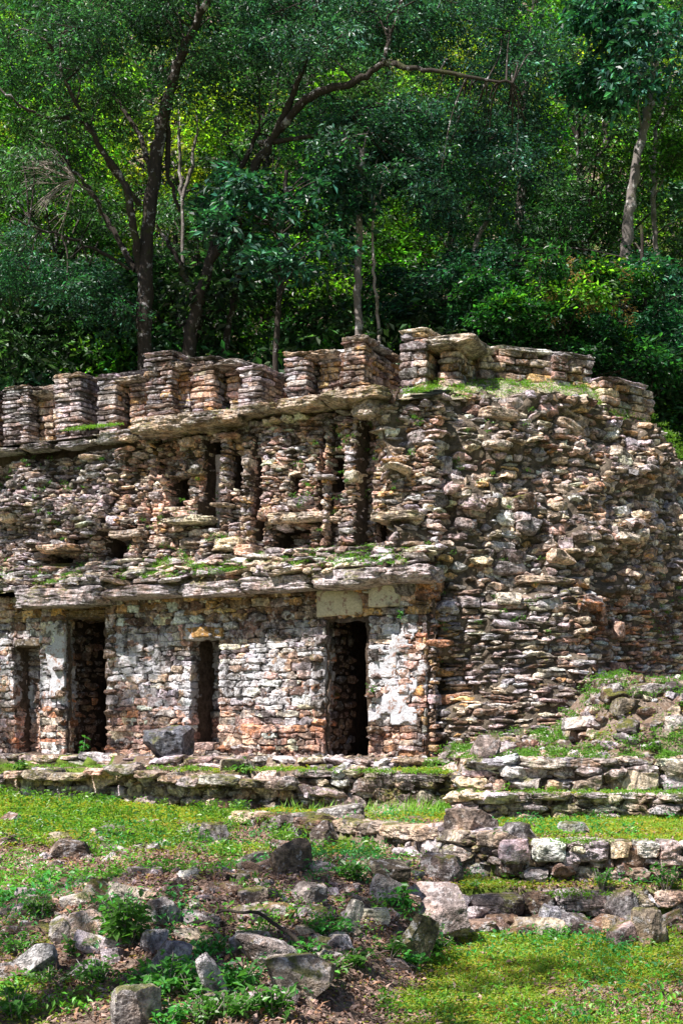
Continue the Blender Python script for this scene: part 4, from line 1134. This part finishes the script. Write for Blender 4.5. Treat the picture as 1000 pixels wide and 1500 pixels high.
for _ in range(160):   # tops of the terrace walls
    px = random.uniform(-20, 690); w = 2.75+random.uniform(-.2, .25); u = upx(px, w); p = P(u, w)
    tuft_pts(mb, p[0], p[1], 1.12, random.uniform(.03, .09), random.randint(10, 30), .04, YG)
tag(mb.build('ledge_weeds', M_PLANT, None, False), 'small yellow-green weeds and moss tufts rooted along the temple ledges', 'weeds', kind='stuff')

# herbs scattered through the rubble
mb = MB()
for _ in range(4200):
    y = random.uniform(6.9, 15); x = random.uniform(-.27*y, .27*y)
    xb = float(np.interp(y, [5, 7.4, 9.5, 11, 13], [-.5, .0, .6, .9, 1.0]))
    if x > xb and random.random() < .55: continue
    if n2(x, y, 1.7, 91) < .50: continue
    L = random.uniform(.022, .055); n = random.randint(5, 16); r = L*2
    tuft_pts(mb, x, y, gz(x, y)+.01, r, n, L, ((.8, 1, 1.2) if n2(x, y, .6, 93) < .5 else (1.6, 1.25, .7)) , .7)
tag(mb.build('herbs', M_PLANT, None, False), 'mixed small herbs sprouting between the stones of the slope', 'herbs', kind='stuff')

mb = MB()
for _ in range(900):
    y = random.uniform(12.3, 17.5); x = random.uniform(-.27*y, .6)
    if y > YB(x)-.1 and x > -1.1: continue
    u_, w_ = wu(x, y)
    if w_ < 3.2 or n2(x, y, 2.3, 97) < .46: continue
    tuft_pts(mb, x, y, gz(x, y)+.02, .09, random.randint(10, 26), random.uniform(.04, .075), (1.7, 1.25, .7) if random.random() < .75 else (.7, .9, 1.), .9)
for _ in range(420):
    y = random.uniform(7.2, 10.6); x = random.uniform(.2, .27*y)
    if n2(x, y, 2.6, 98) < .52: continue
    tuft_pts(mb, x, y, gz(x, y)+.01, .06, random.randint(8, 22), random.uniform(.025, .045), (1.3, 1.2, .8), .8)
tag(mb.build('weeds', M_PLANT, None, False), 'taller yellowish weed tufts breaking up the turf', 'weeds', kind='stuff')

# broad-leaved plants, each one a thing
def plant(px, py, h, r, n, L, label, mat=M_PLANT, tint=(1, 1, 1), at=None, nm='leafy_plant', cat='plant'):
    X, Y, Z = at if at else hit(px, py)
    mb = MB(); mbs = MB(); k = max(3, n//9)
    for i in range(k):
        a = random.uniform(0, 2*PI); rr = r*math.sqrt(random.random()); hh = h*random.uniform(.5, 1)
        tip = np.array([X+rr*math.cos(a), Y+rr*math.sin(a), Z+hh])
        b = np.array([X+rr*.2*math.cos(a), Y+rr*.2*math.sin(a), Z-.02])
        tube(mbs, [b, (b+tip)/2+np.array([0, 0, hh*.08]), tip], [.004, .003, .002], 5)
        m = max(4, n//k); t = RNG.uniform(.35, 1, m); pos = b+(tip-b)*t[:, None]
        leaves(mb, pos+RNG.normal(0, L*.2, (m, 3)), RNG.uniform(.7, 1.25, m)*L, RNG.uniform(.45, .65, m)*L, np.array(tint)*RNG.uniform(.65, 1.35, (m, 1)), .38)
    root = empty(nm, (X, Y, Z), label, cat, 'broad-leaved plants growing among the stones')
    build_under(mb, 'leaves', mat, root, False); build_under(mbs, 'stem', M_TWIG, root)
def tube(mb, pts, rad, ns=8, col=(1, 1, 1)):
    pts = np.array(pts, float); n = len(pts)
    d = np.gradient(pts, axis=0); d /= np.linalg.norm(d, axis=1)[:, None]+1e-9
    ref = np.array([.31, .95, .05]); A = np.cross(d, ref); A /= np.linalg.norm(A, axis=1)[:, None]+1e-9; B = np.cross(d, A)
    t = np.linspace(0, 2*PI, ns, endpoint=False)
    V = pts[:, None]+(A[:, None]*np.cos(t)[None, :, None]+B[:, None]*np.sin(t)[None, :, None])*np.array(rad)[:, None, None]
    id_ = np.arange(n*ns).reshape(n, ns); nx = np.roll(id_, -1, 1)
    q = np.stack([id_[:-1], nx[:-1], nx[1:], id_[1:]], -1).reshape(-1, 4)
    mb.add(V.reshape(-1, 3), q[:, ::-1], np.array(col))
PL = [
 (185, 1385, .30, .16, 130, .07, 'leafiest dark green plant in the middle of the left mound'),
 (245, 1450, .20, .20, 110, .06, 'ferny plant spreading downhill of the leafiest plant'),
 (285, 1462, .16, .14, 80, .055, 'bright green plant beside the long pale slab'),
 (330, 1490, .14, .18, 90, .06, 'star-leaved plant at the bottom edge left of centre'),
 (245, 1500, .12, .14, 70, .05, 'bright low plant right of the square mossy rock'),
 (110, 1400, .10, .10, 40, .06, 'small pale green fern under the pinkish pointed rock'),
 (70, 1440, .10, .2, 90, .035, 'yellow-green clover patch at the lower left'),
 (30, 1395, .12, .14, 70, .04, 'green clump at the left edge uphill of the rough grey rock'),
 (585, 1330, .18, .12, 60, .075, 'dark shaded plant left of the largest pale boulder'),
 (632, 1395, .10, .14, 60, .06, 'low plant growing under the largest pale boulder'),
 (605, 1418, .10, .10, 40, .06, 'broad-leaved weed at the foot of the leaning mossy rock'),
 (570, 1400, .12, .14, 60, .055, 'bright plant below the yellowish flat stone'),
 (480, 1370, .10, .16, 80, .05, 'pale bluish green plant under the central rubble'),
 (430, 1400, .10, .16, 70, .05, 'plant beside the tip of the fallen branch'),
 (400, 1345, .08, .08, 30, .05, 'small weed in front of the ochre stone'),
 (512, 1290, .14, .10, 45, .065, 'upright weed on the litter above the narrow slab'),
 (470, 1425, .10, .2, 110, .045, 'wide green clump above the low mossy boulder'),
 (355, 1180, .16, .09, 26, .09, 'single big-leaved weed at the foot of the middle wall'),
 (32, 1155, .10, .09, 30, .08, 'pale big-leaved weed on the left retaining wall'),
 (810, 1378, .08, .14, 50, .06, 'low plant under the nearly black rock'),
 (880, 1345, .16, .10, 60, .04, 'light weed growing between the right pile boulders'),
 (975, 1340, .22, .12, 80, .045, 'tall light weed on the low row at the right edge'),
 (735, 1290, .14, .08, 34, .04, 'thin weed against the corner of the right wall'),
 (690, 1300, .06, .12, 40, .035, 'tiny weeds on the strip above the mossy row'),
 (20, 1320, .10, .25, 150, .045, 'big green patch of herbs on the left slope'),
 (80, 1300, .12, .2, 100, .06, 'broad green leaves left of the leafiest plant'),
]
for (px, py, h, r, n, L, lab) in PL: plant(px, py, h, r, n*2, L, lab)
for i, (px, py) in enumerate([(60, 1345), (140, 1440), (215, 1465), (300, 1500), (175, 1345), (345, 1450), (520, 1420), (400, 1490), (20, 1490), (300, 1400)]):
    X_, Y_, Z_ = hit(px, py)
    plant(px, py, random.uniform(.1, .2), random.uniform(.1, .18), 150, random.uniform(.04, .065), 'small leafy green plant filling a gap between rocks on the left mound')
p_ = P(upx(122, -.15), -.15); plant(0, 0, .28, .07, 24, .09, 'small sprouting plant inside the left doorway', at=(p_[0], p_[1], FLOOR))
for (px, py, lab) in ((592, 905, 'little green plant hanging on the wall right of the right lintel'), (548, 1015, 'tiny sprout on the right doorway jamb'), (445, 1010, '')):
    if lab:
        u, z = fac(px, py); p_ = P(u, .1); plant(0, 0, .12, .06, 36, .05, lab, at=(p_[0], p_[1], z))

# fallen branch
x0 = hit(318, 1355); x1 = hit(452, 1412)
a = np.array(x0)+(0, 0, .07); b = np.array(x1)+(0, 0, .06)
mb = MB(); t = np.linspace(0, 1, 14)[:, None]
pp = a+(b-a)*t+np.c_[np.zeros(14), np.zeros(14), .10*np.sin(t[:, 0]*PI)+.01*np.sin(t[:, 0]*17)]
tube(mb, pp, np.linspace(.008, .014, 14), 7)
tag(mb.build('fallen_branch', M_BARK, None, True, loc=tuple(a)), 'thin dark fallen branch lying across the flat grey slab', 'branch')

# ------------------------------------------------------------------ trees
def spray_proto(seed, kind):
    r = np.random.default_rng(seed); out = []
    if kind == 'fine':      # feathery twigs of small leaflets
        n = 28; L = .105; W = .042; R = .42
    elif kind == 'broad': n = 16; L = .20; W = .09; R = .42
    else: n = 24; L = .125; W = .055; R = .40
    nt = 4; pos = []; fr = []
    for k in range(n):
        a = (k % nt)/nt*2.6-1.3+r.normal(0, .15); t = r.uniform(.15, 1)*R
        pos.append((t*math.cos(a), t*math.sin(a), -.35*t*t/R+r.normal(0, .03)))
        ya = a+r.choice([-1, 1])*r.uniform(.4, 1.2); tl = r.normal(-.25, .35); rl = r.normal(0, .45)
        X = np.array([math.cos(ya)*math.cos(tl), math.sin(ya)*math.cos(tl), math.sin(tl)])
        Y = np.array([-math.sin(ya), math.cos(ya), 0]); Z = np.cross(X, Y); Y = Y*math.cos(rl)+Z*math.sin(rl); Z = np.cross(X, Y)
        fr.append((X, Y, Z))
    pos = np.array(pos); fr = np.array(fr)
    ln = L*r.uniform(.7, 1.25, n); w = W*r.uniform(.8, 1.2, n)
    X, Y, Z = fr[:, 0], fr[:, 1], fr[:, 2]
    m = pos+X*(ln*.5)[:, None]; t = pos+X*ln[:, None]-Z*(ln*.12)[:, None]
    l = m+Y*(w*.5)[:, None]+Z*(w*.15)[:, None]; rr = m-Y*(w*.5)[:, None]+Z*(w*.15)[:, None]
    return np.stack([pos, rr, t, l], 1)   # n,4,3
SPR = {k: [spray_proto(50+i, k) for i in range(8)] for k in ('fine', 'mid', 'broad')}
def add_sprays(mb, cen, kind, scale, tint, rng, tilt=.35, dirs=None):
    N = len(cen); k = rng.integers(0, 8, N)
    a = rng.uniform(0, 2*PI, N) if dirs is None else dirs+rng.normal(0, .6, N)
    tx = rng.normal(0, tilt, N); ty = rng.normal(0, tilt, N); sc = scale*rng.uniform(.75, 1.3, N)
    for j in range(8):
        m = np.where(k == j)[0]
        if not len(m): continue
        P0 = SPR[kind][j]; n = P0.shape[0]
        p = np.broadcast_to(P0.reshape(1, -1, 3), (len(m), n*4, 3))*sc[m][:, None, None]
        c, s = np.cos(tx[m])[:, None], np.sin(tx[m])[:, None]; x, y, z = p[..., 0], p[..., 1]*c-p[..., 2]*s, p[..., 1]*s+p[..., 2]*c
        c, s = np.cos(ty[m])[:, None], np.sin(ty[m])[:, None]; x, z = x*c+z*s, -x*s+z*c
        c, s = np.cos(a[m])[:, None], np.sin(a[m])[:, None]; x, y = x*c-y*s, x*s+y*c
        V = np.stack([x, y, z], -1)+cen[m][:, None, :]
        M = len(m)*n
        lt = np.repeat(np.repeat(tint[m]*rng.uniform(.6, 1.5, (len(m), 1)), n, 0)*rng.choice([.45, .7, 1.0, 2.3], (M, 1), p=[.25, .3, .25, .2])*rng.uniform(.8, 1.2, (M, 3)), 4, 0)  # some leaves tinted far brighter: sunlit sparkle painted into the leaf colour
        mb.add(V.reshape(-1, 3), np.arange(M*4).reshape(M, 4), lt)
def blob_points(rng, c, r, n):
    d = rng.normal(size=(n, 3)); d /= np.linalg.norm(d, axis=1)[:, None]
    rad = rng.uniform(.35, 1.0, n)**.6
    return np.array(c)+d*rad[:, None]*np.array(r)

def generic_tree(seed, H, R, kind, nblob, per, low=.15):
    """trunk + crown around the origin; crown made of many leaf clumps carried by limbs"""
    rng = np.random.default_rng(seed); rnd = random.Random(seed)
    tb = MB(); cb = MB()
    lean = (rnd.uniform(-.08, .08)*H, rnd.uniform(-.08, .08)*H)
    zs = np.linspace(-.5, H*.85, 9)
    ax = np.stack([lean[0]*(zs/H)**1.5*np.sign(1) if False else lean[0]*np.clip(zs/H, 0, 1)**1.5+.12*np.sin(zs*.7+seed), lean[1]*np.clip(zs/H, 0, 1)**1.5+.12*np.cos(zs*.6+seed), zs], 1)
    tube(tb, ax, np.linspace(.17, .04, 9)*H/9, 9)
    for i in range(nblob):
        f = (i+.5)/nblob; zc = H*(low+(1-low)*f**.9); a = i*2.4+rnd.uniform(-.5, .5)
        rr = R*(.95 if f < .7 else 1.25-f*.75)*rnd.uniform(.45, 1.0)
        base = np.array([np.interp(zc*.8, zs, ax[:, j]) for j in range(3)])
        tip = np.array([base[0]+rr*math.cos(a), base[1]+rr*math.sin(a), zc])
        mid = (base+tip)/2+np.array([0, 0, -.15*rr+rnd.uniform(-.1, .2)])
        tube(tb, [base, mid, tip], [.045, .03, .012], 5)
        br = R*rnd.uniform(.20, .36)
        n = int(per*rnd.uniform(.7, 1.3)); C = blob_points(rng, tip, (br, br, br*.62), n)
        tnt = np.ones((n, 3))*rnd.uniform(.7, 1.3)*np.array([rnd.uniform(.8, 1.35), 1, rnd.uniform(.7, 1.1)])
        add_sprays(cb, C, kind, 1.0, tnt, rng, .4, np.arctan2(C[:, 1]-base[1], C[:, 0]-base[0]))
    return tb, cb
VAR = []
for i, (H, R, kind, nb, per, mat) in enumerate([(9.5, 2.7, 'mid', 30, 26, M_LEAF), (8.5, 2.4, 'fine', 28, 26, M_LEAFD), (10, 2.6, 'mid', 30, 24, M_LEAFD), (7.5, 2.5, 'mid', 26, 26, M_LEAF),
                                                (9, 2.5, 'mid', 28, 26, M_LEAFY), (4.2, 1.8, 'mid', 20, 24, M_LEAFD), (3.8, 1.8, 'mid', 20, 24, M_LEAF), (11, 2.1, 'mid', 12, 9, M_LEAF)]):
    tb, cb = generic_tree(60+i, H, R, kind, nb, per, .12 if i < 5 else .06 if i < 7 else .62)
    VAR.append((tb, cb, mat, [None, None]))
def place_tree(v, x, y, z, rot, sc, label, cat='tree', group=None, name='jungle_tree', bark=None):
    tb, cb, mat, me = VAR[v]
    root = empty(name, (x, y, z), label, cat, group); root.rotation_euler = (0, 0, rot); root.scale = (sc, sc, sc)
    if me[0] is None:
        me[0] = tb.build('trunk', M_BARK, root); me[1] = cb.build('crown', mat, root, False)
    else:
        for src in me:
            c = src.copy(); COL.objects.link(c); c.parent = root
    return root
rnd = random.Random(5)
for (y, nn, vs) in ((32.5, 7, (0, 1, 2, 3)), (36.5, 8, (0, 2, 4, 3)), (41.5, 8, (0, 1, 2, 4)), (48, 9, (0, 2, 3, 4)), (56, 10, (0, 1, 2, 4)), (66, 11, (0, 2, 4)), (78, 12, (0, 2, 4))):
    for i in range(nn):
        hw = .27*y+2.0; x = -hw+2*hw*(i+.5)/nn+rnd.uniform(-.7, .7); yy = y+rnd.uniform(-1.5, 1.5)
        place_tree(rnd.choice(vs), x, yy, gz(x, yy)-.1, rnd.uniform(0, 6.28), rnd.uniform(.9, 1.2)*(1 if y < 50 else 1.15),
                   'dense green jungle tree among many others on the hillside behind the ruin', group='jungle trees packed on the hillside')
for i in range(34):
    x = -9.5+19*((i % 17)+.5)/17+rnd.uniform(-.4, .4); yy = (27.4 if i < 17 else 29.6)+rnd.uniform(-.5, .8)
    place_tree(5 if rnd.random() < .7 else 6, x, yy, gz(x, yy)-.1, rnd.uniform(0, 6.28), rnd.uniform(.8, 1.15)*(1 if i < 17 else 1.5),
               'bushy understorey tree in the thicket just behind the roof comb', 'bush', 'understorey bushes behind the temple', 'understorey_bush')

# individually posed trees whose trunks show: paths given in picture columns/rows at a real distance
def W(px, py, D): return np.array([(px-500)/F*D, D, EYE+(HOR-py)/F*D])
def smooth(pts, n=5):
    pts = np.array(pts, float); m = len(pts)
    if m < 3: return pts
    out = []
    for i in range(m-1):
        p0 = pts[max(i-1, 0)]; p1 = pts[i]; p2 = pts[i+1]; p3 = pts[min(i+2, m-1)]
        for t in np.linspace(0, 1, n, endpoint=False):
            out.append(.5*((2*p1)+(-p0+p2)*t+(2*p0-5*p1+4*p2-p3)*t*t+(-p0+3*p1-3*p2+p3)*t**3))
    out.append(pts[-1]); return np.array(out)
def posed_tree(label, D, stems, clumps, mat, bark, kind='mid', name='tree', seed=1, twigs=True):
    """stems: list of (points[(px,py,dD)], r0, r1); clumps: (px,py,dD,rx,rz,n,tint)"""
    rng = np.random.default_rng(seed); rd = random.Random(seed)
    tb = MB(); nodes = []
    first = W(*stems[0][0][0][:2], D+stems[0][0][0][2])
    base = np.array([first[0], first[1], gz(first[0], first[1])-.3])
    for k, (pts, r0, r1) in enumerate(stems):
        q = [W(a, b, D+c) for (a, b, c) in pts]
        if k == 0 and q[0][2] > base[2]+.5: q = [base]+[base*.5+q[0]*.5+np.array([.05, 0, 0])]+q
        s = smooth(q, 6); 
        s[1:-1] += rng.normal(0, .018, (len(s)-2, 3))
        tube(tb, s, np.linspace(r0, r1, len(s))*(1+.08*rng.normal(size=len(s))), 10)
        nodes += list(s[len(s)//3:])
    nodes = np.array(nodes); cb = MB()
    for (px, py, dD, rx, rz, n, tn) in clumps:
        c = W(px, py, D+dD); j = np.argmin(np.linalg.norm(nodes-c+np.array([0, 0, .5]), axis=1)); b = nodes[j]
        mid = (b+c)/2+np.array([rd.uniform(-.15, .15), 0, rd.uniform(0, .3)])
        s = smooth([b, mid, c], 4); tube(tb, s, np.linspace(.022, .009, len(s)), 5)
        C = blob_points(rng, c, (rx, rx*.8, rz), n)
        for q in C[::7]:
            tube(tb, [c, (c+q)/2+np.array([0, 0, .05]), q], [.012, .008, .004], 4)
        t = np.ones((n, 3))*np.array(tn)*rng.uniform(.8, 1.2, (n, 1))
        add_sprays(cb, C, kind, .9, t, rng, .35, np.arctan2(C[:, 1]-b[1], C[:, 0]-b[0]))
    root = empty(name, tuple(base), label, 'tree')
    build_under(tb, 'trunk', bark, root)
    if clumps: build_under(cb, 'crown', mat, root, False)
    return root
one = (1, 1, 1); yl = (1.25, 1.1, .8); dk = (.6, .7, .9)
def clumps_in(seed, boxes, D0=0):
    rd = random.Random(seed); out = []
    for (x0, x1, y0, y1, cnt, r, n, tn) in boxes:
        for _ in range(cnt):
            out.append((rd.uniform(x0, x1), rd.uniform(y0, y1), D0+rd.uniform(-1.5, 1.5), r*rd.uniform(.7, 1.2), r*.45*rd.uniform(.8, 1.3), n, tn))
    return out
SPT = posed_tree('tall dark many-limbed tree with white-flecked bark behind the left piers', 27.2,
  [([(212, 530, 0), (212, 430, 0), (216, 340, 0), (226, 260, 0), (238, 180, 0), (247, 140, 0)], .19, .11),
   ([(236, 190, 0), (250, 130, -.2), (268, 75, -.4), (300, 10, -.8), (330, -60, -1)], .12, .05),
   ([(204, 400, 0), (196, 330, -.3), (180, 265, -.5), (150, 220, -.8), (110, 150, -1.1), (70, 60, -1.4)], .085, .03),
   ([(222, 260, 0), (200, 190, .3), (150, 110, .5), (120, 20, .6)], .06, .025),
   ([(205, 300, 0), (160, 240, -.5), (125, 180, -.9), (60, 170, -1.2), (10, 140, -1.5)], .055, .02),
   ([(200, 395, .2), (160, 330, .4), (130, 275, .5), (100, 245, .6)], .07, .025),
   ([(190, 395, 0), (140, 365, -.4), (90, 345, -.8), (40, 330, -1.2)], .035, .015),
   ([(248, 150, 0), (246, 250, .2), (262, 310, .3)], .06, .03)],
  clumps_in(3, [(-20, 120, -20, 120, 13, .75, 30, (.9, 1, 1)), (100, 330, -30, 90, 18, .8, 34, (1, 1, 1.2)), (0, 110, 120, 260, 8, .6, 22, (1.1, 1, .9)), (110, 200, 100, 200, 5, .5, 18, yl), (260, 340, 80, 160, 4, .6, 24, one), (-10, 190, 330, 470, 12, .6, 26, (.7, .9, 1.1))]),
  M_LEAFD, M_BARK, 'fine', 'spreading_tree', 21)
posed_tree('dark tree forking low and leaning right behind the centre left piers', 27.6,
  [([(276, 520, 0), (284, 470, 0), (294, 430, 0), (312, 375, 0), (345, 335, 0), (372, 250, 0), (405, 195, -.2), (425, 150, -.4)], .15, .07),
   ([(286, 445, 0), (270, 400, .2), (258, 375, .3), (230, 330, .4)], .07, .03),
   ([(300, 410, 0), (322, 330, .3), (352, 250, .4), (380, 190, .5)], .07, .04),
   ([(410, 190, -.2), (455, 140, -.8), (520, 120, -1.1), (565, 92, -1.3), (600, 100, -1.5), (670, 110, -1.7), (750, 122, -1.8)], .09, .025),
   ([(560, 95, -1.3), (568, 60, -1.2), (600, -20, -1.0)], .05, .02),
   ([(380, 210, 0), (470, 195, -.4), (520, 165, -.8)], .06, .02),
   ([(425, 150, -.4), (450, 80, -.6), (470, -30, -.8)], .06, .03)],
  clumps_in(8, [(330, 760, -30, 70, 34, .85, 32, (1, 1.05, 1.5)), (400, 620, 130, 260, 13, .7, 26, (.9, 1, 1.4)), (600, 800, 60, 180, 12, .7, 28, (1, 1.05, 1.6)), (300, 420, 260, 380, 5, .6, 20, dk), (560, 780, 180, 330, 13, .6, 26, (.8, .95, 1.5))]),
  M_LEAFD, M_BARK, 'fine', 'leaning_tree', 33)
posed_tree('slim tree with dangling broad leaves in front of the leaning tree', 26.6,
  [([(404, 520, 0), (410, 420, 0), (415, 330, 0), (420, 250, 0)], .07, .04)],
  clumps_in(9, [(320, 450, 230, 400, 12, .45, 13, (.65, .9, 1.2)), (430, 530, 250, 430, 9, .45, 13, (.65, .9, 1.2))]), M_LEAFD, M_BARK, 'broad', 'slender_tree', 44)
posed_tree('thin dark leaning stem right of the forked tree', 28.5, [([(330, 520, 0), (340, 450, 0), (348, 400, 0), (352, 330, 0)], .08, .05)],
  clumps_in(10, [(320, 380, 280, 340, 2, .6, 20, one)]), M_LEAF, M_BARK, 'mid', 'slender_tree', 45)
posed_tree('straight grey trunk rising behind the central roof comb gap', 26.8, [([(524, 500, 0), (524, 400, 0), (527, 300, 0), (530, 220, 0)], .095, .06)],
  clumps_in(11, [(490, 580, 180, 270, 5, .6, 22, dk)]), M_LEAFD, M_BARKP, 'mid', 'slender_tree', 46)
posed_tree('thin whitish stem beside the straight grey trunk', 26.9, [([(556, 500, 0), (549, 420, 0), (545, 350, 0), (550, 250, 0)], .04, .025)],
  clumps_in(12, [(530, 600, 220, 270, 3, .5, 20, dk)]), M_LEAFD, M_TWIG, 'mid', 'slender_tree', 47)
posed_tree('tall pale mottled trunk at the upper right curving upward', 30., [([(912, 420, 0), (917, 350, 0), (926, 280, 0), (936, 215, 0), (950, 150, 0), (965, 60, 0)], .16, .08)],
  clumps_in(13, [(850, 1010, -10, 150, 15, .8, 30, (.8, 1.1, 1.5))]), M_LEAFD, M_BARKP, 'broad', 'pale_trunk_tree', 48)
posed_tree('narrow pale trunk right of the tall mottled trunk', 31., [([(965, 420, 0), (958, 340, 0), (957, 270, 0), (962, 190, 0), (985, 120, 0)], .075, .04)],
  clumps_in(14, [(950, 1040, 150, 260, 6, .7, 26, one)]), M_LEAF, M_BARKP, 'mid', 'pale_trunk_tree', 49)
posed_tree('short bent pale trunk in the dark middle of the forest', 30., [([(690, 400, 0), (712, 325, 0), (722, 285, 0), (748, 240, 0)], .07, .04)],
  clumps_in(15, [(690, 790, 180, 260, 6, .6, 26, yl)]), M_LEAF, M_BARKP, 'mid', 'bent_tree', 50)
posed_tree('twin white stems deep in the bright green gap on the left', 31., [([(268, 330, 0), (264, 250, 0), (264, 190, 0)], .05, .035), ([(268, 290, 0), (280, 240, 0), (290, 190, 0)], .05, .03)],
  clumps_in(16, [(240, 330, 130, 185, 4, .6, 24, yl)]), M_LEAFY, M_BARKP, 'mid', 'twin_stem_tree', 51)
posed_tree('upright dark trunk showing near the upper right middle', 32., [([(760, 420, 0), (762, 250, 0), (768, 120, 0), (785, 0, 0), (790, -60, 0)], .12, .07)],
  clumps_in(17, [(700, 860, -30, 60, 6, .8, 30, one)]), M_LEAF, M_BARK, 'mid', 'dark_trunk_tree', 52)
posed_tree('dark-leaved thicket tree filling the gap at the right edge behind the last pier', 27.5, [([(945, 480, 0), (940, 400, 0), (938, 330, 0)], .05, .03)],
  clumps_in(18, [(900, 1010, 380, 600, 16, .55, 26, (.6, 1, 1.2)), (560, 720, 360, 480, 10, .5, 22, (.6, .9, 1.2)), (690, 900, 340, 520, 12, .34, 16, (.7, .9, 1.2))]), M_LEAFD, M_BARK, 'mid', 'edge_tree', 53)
# yellow-green flowering bush; its sunlit and shaded clumps are painted by leaf tint
rt = posed_tree('yellow-green flowering bush with scattered sunlit-tinted shoots above the right end of the comb', 26.2, [([(830, 560, 0), (825, 500, 0), (830, 440, 0)], .06, .03), ([(826, 500, 0), (780, 450, 0)], .03, .02), ([(828, 490, 0), (880, 440, 0)], .03, .02)],
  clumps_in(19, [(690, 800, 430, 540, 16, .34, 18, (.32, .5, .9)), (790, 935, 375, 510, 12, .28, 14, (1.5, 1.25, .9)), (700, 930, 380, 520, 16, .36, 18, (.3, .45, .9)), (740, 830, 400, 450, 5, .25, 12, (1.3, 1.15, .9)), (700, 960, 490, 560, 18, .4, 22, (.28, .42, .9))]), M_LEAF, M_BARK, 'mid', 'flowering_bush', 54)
rt['category'] = 'bush'
mb = MB(); rng = np.random.default_rng(5)
for _ in range(26):
    c = W(rng.uniform(790, 930), rng.uniform(375, 470), 25.2+rng.uniform(-.3, .3)); n = 40
    pos = c+rng.normal(0, .07, (n, 3)); leaves(mb, pos, .07, .02, np.ones((n, 3))*rng.uniform(.8, 1.3, (n, 1)), .7)
build_under(mb, 'blossom', M_BLOOM, rt, False)
# bare twigs at left (pale dead branches)
rd = random.Random(3); mb = MB()
st = W(110, 262, 26.2)
for k in range(16):
    a = rd.uniform(-1.3, .9); L_ = rd.uniform(.6, 1.3); e = st+np.array([-L_*math.cos(a)*.9, rd.uniform(-.5, .5), L_*math.sin(a)*.8])
    m = (st+e)/2+np.array([0, 0, rd.uniform(-.15, .2)]); tube(mb, smooth([st, m, e], 5), np.linspace(.014, .005, 11), 5)
    for _ in range(3):
        f = e+np.array([rd.uniform(-.35, .15), rd.uniform(-.1, .1), rd.uniform(-.3, .3)]); tube(mb, [m, (m+f)/2+np.array([0, 0, .05]), f], [.008, .006, .003], 4)
tube(mb, smooth([W(136, 282, 27.6), W(122, 275, 26.9), st], 5), np.linspace(.03, .016, 11), 6)
tg = build_under(mb, 'bare_branch', M_TWIG, SPT); tg['label'] = 'bleached leafless branch with forking twigs'

# two trees standing beside the viewpoint: they throw the dappled shade on lawn and left wall
place_tree(7, -6.6, 2.5, gz(-6.6, 2.5), .4, 1.6, 'tall green tree standing left of the viewpoint, shading the lawn', group=None, name='shade_tree')
place_tree(7, -11.5, 16.6, gz(-11.5, 16.6), 1.4, 1.5, 'tall green tree beyond the left edge, shading the left wall', group=None, name='shade_tree')

# ------------------------------------------------------------------ light, sky, camera
sv = np.array([-.44, -.35, .83]); sv /= np.linalg.norm(sv)
from mathutils import Vector
sun = bpy.data.lights.new('sun', 'SUN'); sun.energy = 5.0; sun.angle = math.radians(.5); sun.color = (1, .95, .87)
so = bpy.data.objects.new('sun', sun); COL.objects.link(so); so.location = (-10, -10, 20)
so.rotation_euler = Vector(-sv).to_track_quat('-Z', 'Y').to_euler()
w = bpy.data.worlds.new('World'); SC.world = w; w.use_nodes = True; nt = w.node_tree
bg = nt.nodes['Background']; sky = nt.nodes.new('ShaderNodeTexSky'); sky.sky_type = 'NISHITA'; sky.sun_disc = False
sky.sun_elevation = math.asin(sv[2]); sky.sun_rotation = math.atan2(sv[0], sv[1])
nt.links.new(sky.outputs[0], bg.inputs[0]); bg.inputs[1].default_value = .05
SC.view_settings.view_transform = 'Standard'; SC.view_settings.look = 'None'; SC.view_settings.gamma = 1
SC.view_settings.exposure = 1.15
cam = bpy.data.cameras.new('camera'); cam.sensor_fit = 'VERTICAL'; cam.sensor_height = 36; cam.lens = 48; cam.shift_y = (HOR-750)/1500
cam.clip_end = 2000
co = bpy.data.objects.new('camera', cam); COL.objects.link(co); co.location = (0, 0, EYE); co.rotation_euler = (PI/2, 0, 0)
SC.camera = co
SC.cycles.max_bounces = 8; SC.cycles.diffuse_bounces = 4; SC.cycles.transmission_bounces = 4; SC.cycles.use_denoising = True
SC.render.resolution_x = 682; SC.render.resolution_y = 1024
